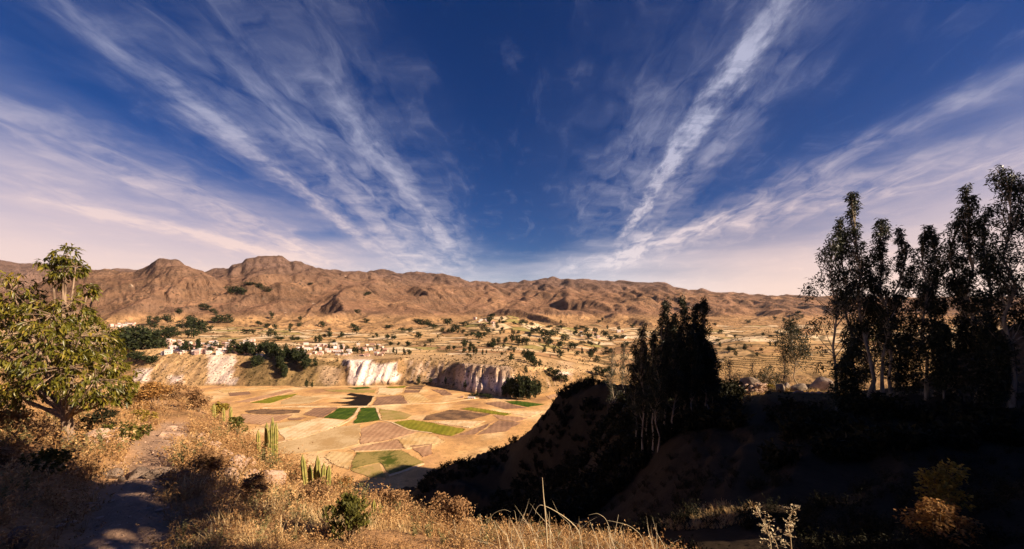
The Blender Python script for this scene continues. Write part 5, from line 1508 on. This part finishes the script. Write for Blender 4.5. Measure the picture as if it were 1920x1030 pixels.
# loose stones on and beside the path
g = np.random.default_rng(31)
k = g.integers(0, len(PATH) - 1, 420); t = g.uniform(size=420)
q = PATH[k] + (PATH[k + 1] - PATH[k]) * t[:, None] + g.normal(0, .34, (420, 2))
pos = np.stack([q[:, 0], q[:, 1], hill_z(q[:, 0], q[:, 1]) + .012], 1)
scatter('pebbles', rock_small, pos, np.stack([.005 + .04 * g.uniform(size=420) ** 3, .004 + .024 * g.uniform(size=420) ** 3], 1), g.uniform(0, 6.28, 420), 'pale_rock', 'small loose stones on the dirt path')
# tall stems along the ravine lip
pos, g = spots(70, -8, 30, 2.9, 5.0, 3, left)
scatter('tall_grass', [tuft(140 + i, 6, .50, .5, .0026, 1.5) for i in range(4)], pos, g.uniform(.6, 1.25, len(pos)), g.uniform(0, 6.28, len(pos)), 'twig_pale', 'long pale grass stems curving over the ravine edge')
# dark slope across the ravine
dark_l = [brush(160 + i, 16, .8, .7, .11, 8) for i in range(4)]
far_dark_l = [brush(170 + i, 12, .9, .7, .30, 6) for i in range(4)]
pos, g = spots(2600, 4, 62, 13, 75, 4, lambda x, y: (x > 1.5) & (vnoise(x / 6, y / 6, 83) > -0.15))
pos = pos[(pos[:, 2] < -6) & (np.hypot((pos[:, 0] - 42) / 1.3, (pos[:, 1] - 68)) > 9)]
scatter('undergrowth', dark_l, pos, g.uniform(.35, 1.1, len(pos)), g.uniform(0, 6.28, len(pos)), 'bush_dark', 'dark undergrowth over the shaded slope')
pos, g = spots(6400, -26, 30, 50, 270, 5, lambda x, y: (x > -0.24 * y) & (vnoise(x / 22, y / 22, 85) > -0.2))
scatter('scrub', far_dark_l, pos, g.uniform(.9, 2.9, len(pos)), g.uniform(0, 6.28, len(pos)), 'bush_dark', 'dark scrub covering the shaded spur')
pos, g = spots(900, 33, 62, 30, 60, 6, lambda x, y: (y > 30) & (vnoise(x / 5, y / 5, 89) > -0.1))
scatter('understory', far_dark_l, pos, g.uniform(.8, 2.2, len(pos)), g.uniform(0, 6.28, len(pos)), 'bush_dark', 'dark bushes between the gum trunks')
pos, g = spots(900, 26, 38, 55, 95, 7, lambda x, y: np.hypot((x - 42) / 1.3, (y - 69)) < 11)
scatter('bench_grass', [tuft(180 + i, 9, .8, .5, .03, .8) for i in range(3)], pos, g.uniform(.5, 1.1, len(pos)), g.uniform(0, 6.28, len(pos)), 'dry_grass', 'golden dry grass around the sunlit walls')
pos, g = spots(2500, 15, 36, 19, 31, 9, lambda x, y: np.hypot(x - 11.9, (y - 24) * .8) < 2.6)
scatter('slope_grass', [tuft(184 + i, 9, .5, .35, .012, .8) for i in range(3)], pos, g.uniform(.4, 1.0, len(pos)), g.uniform(0, 6.28, len(pos)), 'dry_grass', 'golden dry grass patch low on the dark slope')
# hedges and weeds along the field edges
g = np.random.default_rng(18)
hp = []
for fi, pts_ in EDGE_PTS:
    n_ = len(pts_)
    for j in range(n_):
        a_, b_ = pts_[j], pts_[(j + 1) % n_]
        if vnoise(a_.x / 60, a_.y / 60, 400) < -0.1:
            continue
        for k in range(int((b_ - a_).length / 2.2)):
            q = a_.lerp(b_, g.uniform()) + Vector((g.normal(0, .6), g.normal(0, .6)))
            hp.append((q.x, q.y, float(floor_z(q.x, q.y)) + .2))
hp = np.array(hp)
scatter('hedge_scrub', [brush(210 + i, 6, .8, .7, .5, 4) for i in range(3)], hp, g.uniform(.35, 1.3, len(hp)), g.uniform(0, 6.28, len(hp)), 'bush_brown', 'dry weeds and low hedges along the field edges')
# shrubs on the far scarp
g = np.random.default_rng(8)
px = g.uniform(200, 1150, 3200); dd = g.uniform(690, 930, 3200)
x = (px - CX) / F * dd
z = scarp(x, dd)
ok = (z > FLOOR + 3) & ~((px > 640) & (px < 750)) & ~((px > 385) & (px < 446) & (g.uniform(size=3200) > .25))
pos = np.stack([x, dd, z - .3], 1)[ok]
scatter('scarp_scrub', [brush(190 + i, 7, 1.0, .8, .7, 4) for i in range(3)], pos, g.uniform(.8, 2.6, len(pos)), g.uniform(0, 6.28, len(pos)), 'scarp_leaf', 'scrub dotted over the far scarp')

# scrub over the plateau farmland
px = g.uniform(280, 1500, 3600); dd = np.exp(g.uniform(math.log(960), math.log(2500), 3600))
x = (px - CX) / F * dd
ok = (vnoise(x / 120, dd / 90, 411) > -0.05) | (g.uniform(size=3600) < .3)
pos = np.stack([x, dd, ground(x, dd) - .3], 1)[ok]
scatter('farmland_scrub', [brush(220 + i, 6, 1.0, .9, .8, 4) for i in range(3)], pos, g.uniform(1.0, 3.4, len(pos)), g.uniform(0, 6.28, len(pos)), 'scarp_leaf', 'low scrub dotted over the distant farmland')

# single tall stems that stand out
def stem(px, py, d, pts, r, lab, cat='grass stem', mat='twig_pale', leafy=0):
    x, y, _ = P(px, py, d)
    z = float(hill_z(x, y))
    g = np.random.default_rng(int(px))
    path = [np.array([0, 0, -.05])] + [np.array(P(a, b, d)) - np.array([x, y, z]) for a, b in pts]
    path = np.array(path)
    t = np.linspace(0, 1, len(path)); tt = np.linspace(0, 1, len(path) * 4)
    path = np.stack([np.interp(tt, t, path[:, k]) for k in range(3)], 1)
    for _ in range(2):
        path[1:-1] = path[1:-1] * .5 + .25 * (path[:-2] + path[2:])
    v_, f_ = tube_verts(path, r * (1 - .75 * tt), 5)
    root = link('grass_stem' if not leafy else 'twig_plant', None); root.location = (x, y, z)
    link('stem', mesh_from('stem', v_, f_, True), MATS[mat], root)
    if leafy:
        A = Acc()
        for i in range(leafy):
            k = int(g.integers(len(path) // 4, len(path)))
            s_ = path[k]; dr = g.normal(size=3); dr[2] = abs(dr[2]); dr /= np.linalg.norm(dr)
            e_ = s_ + dr * g.uniform(.03, .10)
            if i % 3 == 0:
                v_, f_ = tube_verts([s_, (s_ + e_) / 2, e_], [.002, .0016, .001], 4); A.add(v_, f_)
            lv, lf = leaf_cloud(np.array([e_]), np.array([[.012] * 3]), 3, .028, .006, -.3, g); A.add(lv, lf)
        link('leaves', A.mesh('leaves'), MATS[mat], root)
    return tag(root, lab, cat)
stem(1027, 1040, 3.9, [(1024, 980), (1019, 930), (1017, 896)], .010, 'thick pale upright stem, tallest at the ravine edge')
stem(1031, 1040, 3.8, [(1031, 1000), (1030, 960)], .006, 'thin upright stem beside the tallest pale stem')
stem(1095, 1040, 3.9, [(1088, 995), (1060, 970), (1030, 952), (1012, 946), (1005, 955), (1004, 964)], .0055, 'long arched stem bending over the tallest stem')
stem(1232, 1040, 4.3, [(1231, 1010), (1230, 981)], .005, 'short upright stem right of the arched grass')
stem(1150, 1040, 4.0, [(1146, 1000), (1136, 972), (1120, 962), (1104, 966)], .0035, 'thin arched stem in the middle of the ravine edge')
stem(1220, 1040, 4.2, [(1205, 1005), (1180, 985), (1150, 978), (1138, 976)], .0035, 'low arched stem leaning left near the short upright stem')
stem(900, 1040, 4.6, [(908, 990), (925, 962), (945, 955), (958, 960)], .0035, 'thin arched stem at the left end of the ravine edge grass')
stem(1450, 1060, 3.9, [(1446, 1010), (1432, 980), (1418, 956)], .006, 'pale twiggy plant leaning left at the bottom of the dark slope', 'twig plant', leafy=46)
stem(1490, 1060, 4.0, [(1484, 1015), (1478, 985), (1486, 956)], .006, 'pale twiggy plant with upright twigs at the bottom of the dark slope', 'twig plant', leafy=60)
stem(1462, 1060, 3.8, [(1460, 1030), (1452, 1010), (1440, 996)], .005, 'short pale twig between the two twiggy plants', 'twig plant', leafy=26)

# ------------------------------------------------------------------ thin dry-season haze in the air of the valley
def haze_box():
    v_, f_ = box_verts(-13000, 14000, -600, 9600, -190, 1010)
    me = mesh_from('haze', v_, f_)
    m_, n = new_mat('haze_air')
    pv = n.n('ShaderNodeVolumePrincipled', inp={'Color': (.80, .76, .82), 'Density': 8e-6, 'Anisotropy': 0.3})
    n.n('ShaderNodeOutputMaterial', inp={'Volume': pv.outputs[0]})
    tag(link('haze', me, m_), 'thin pale haze over the valley', None, None, 'stuff')
haze_box()
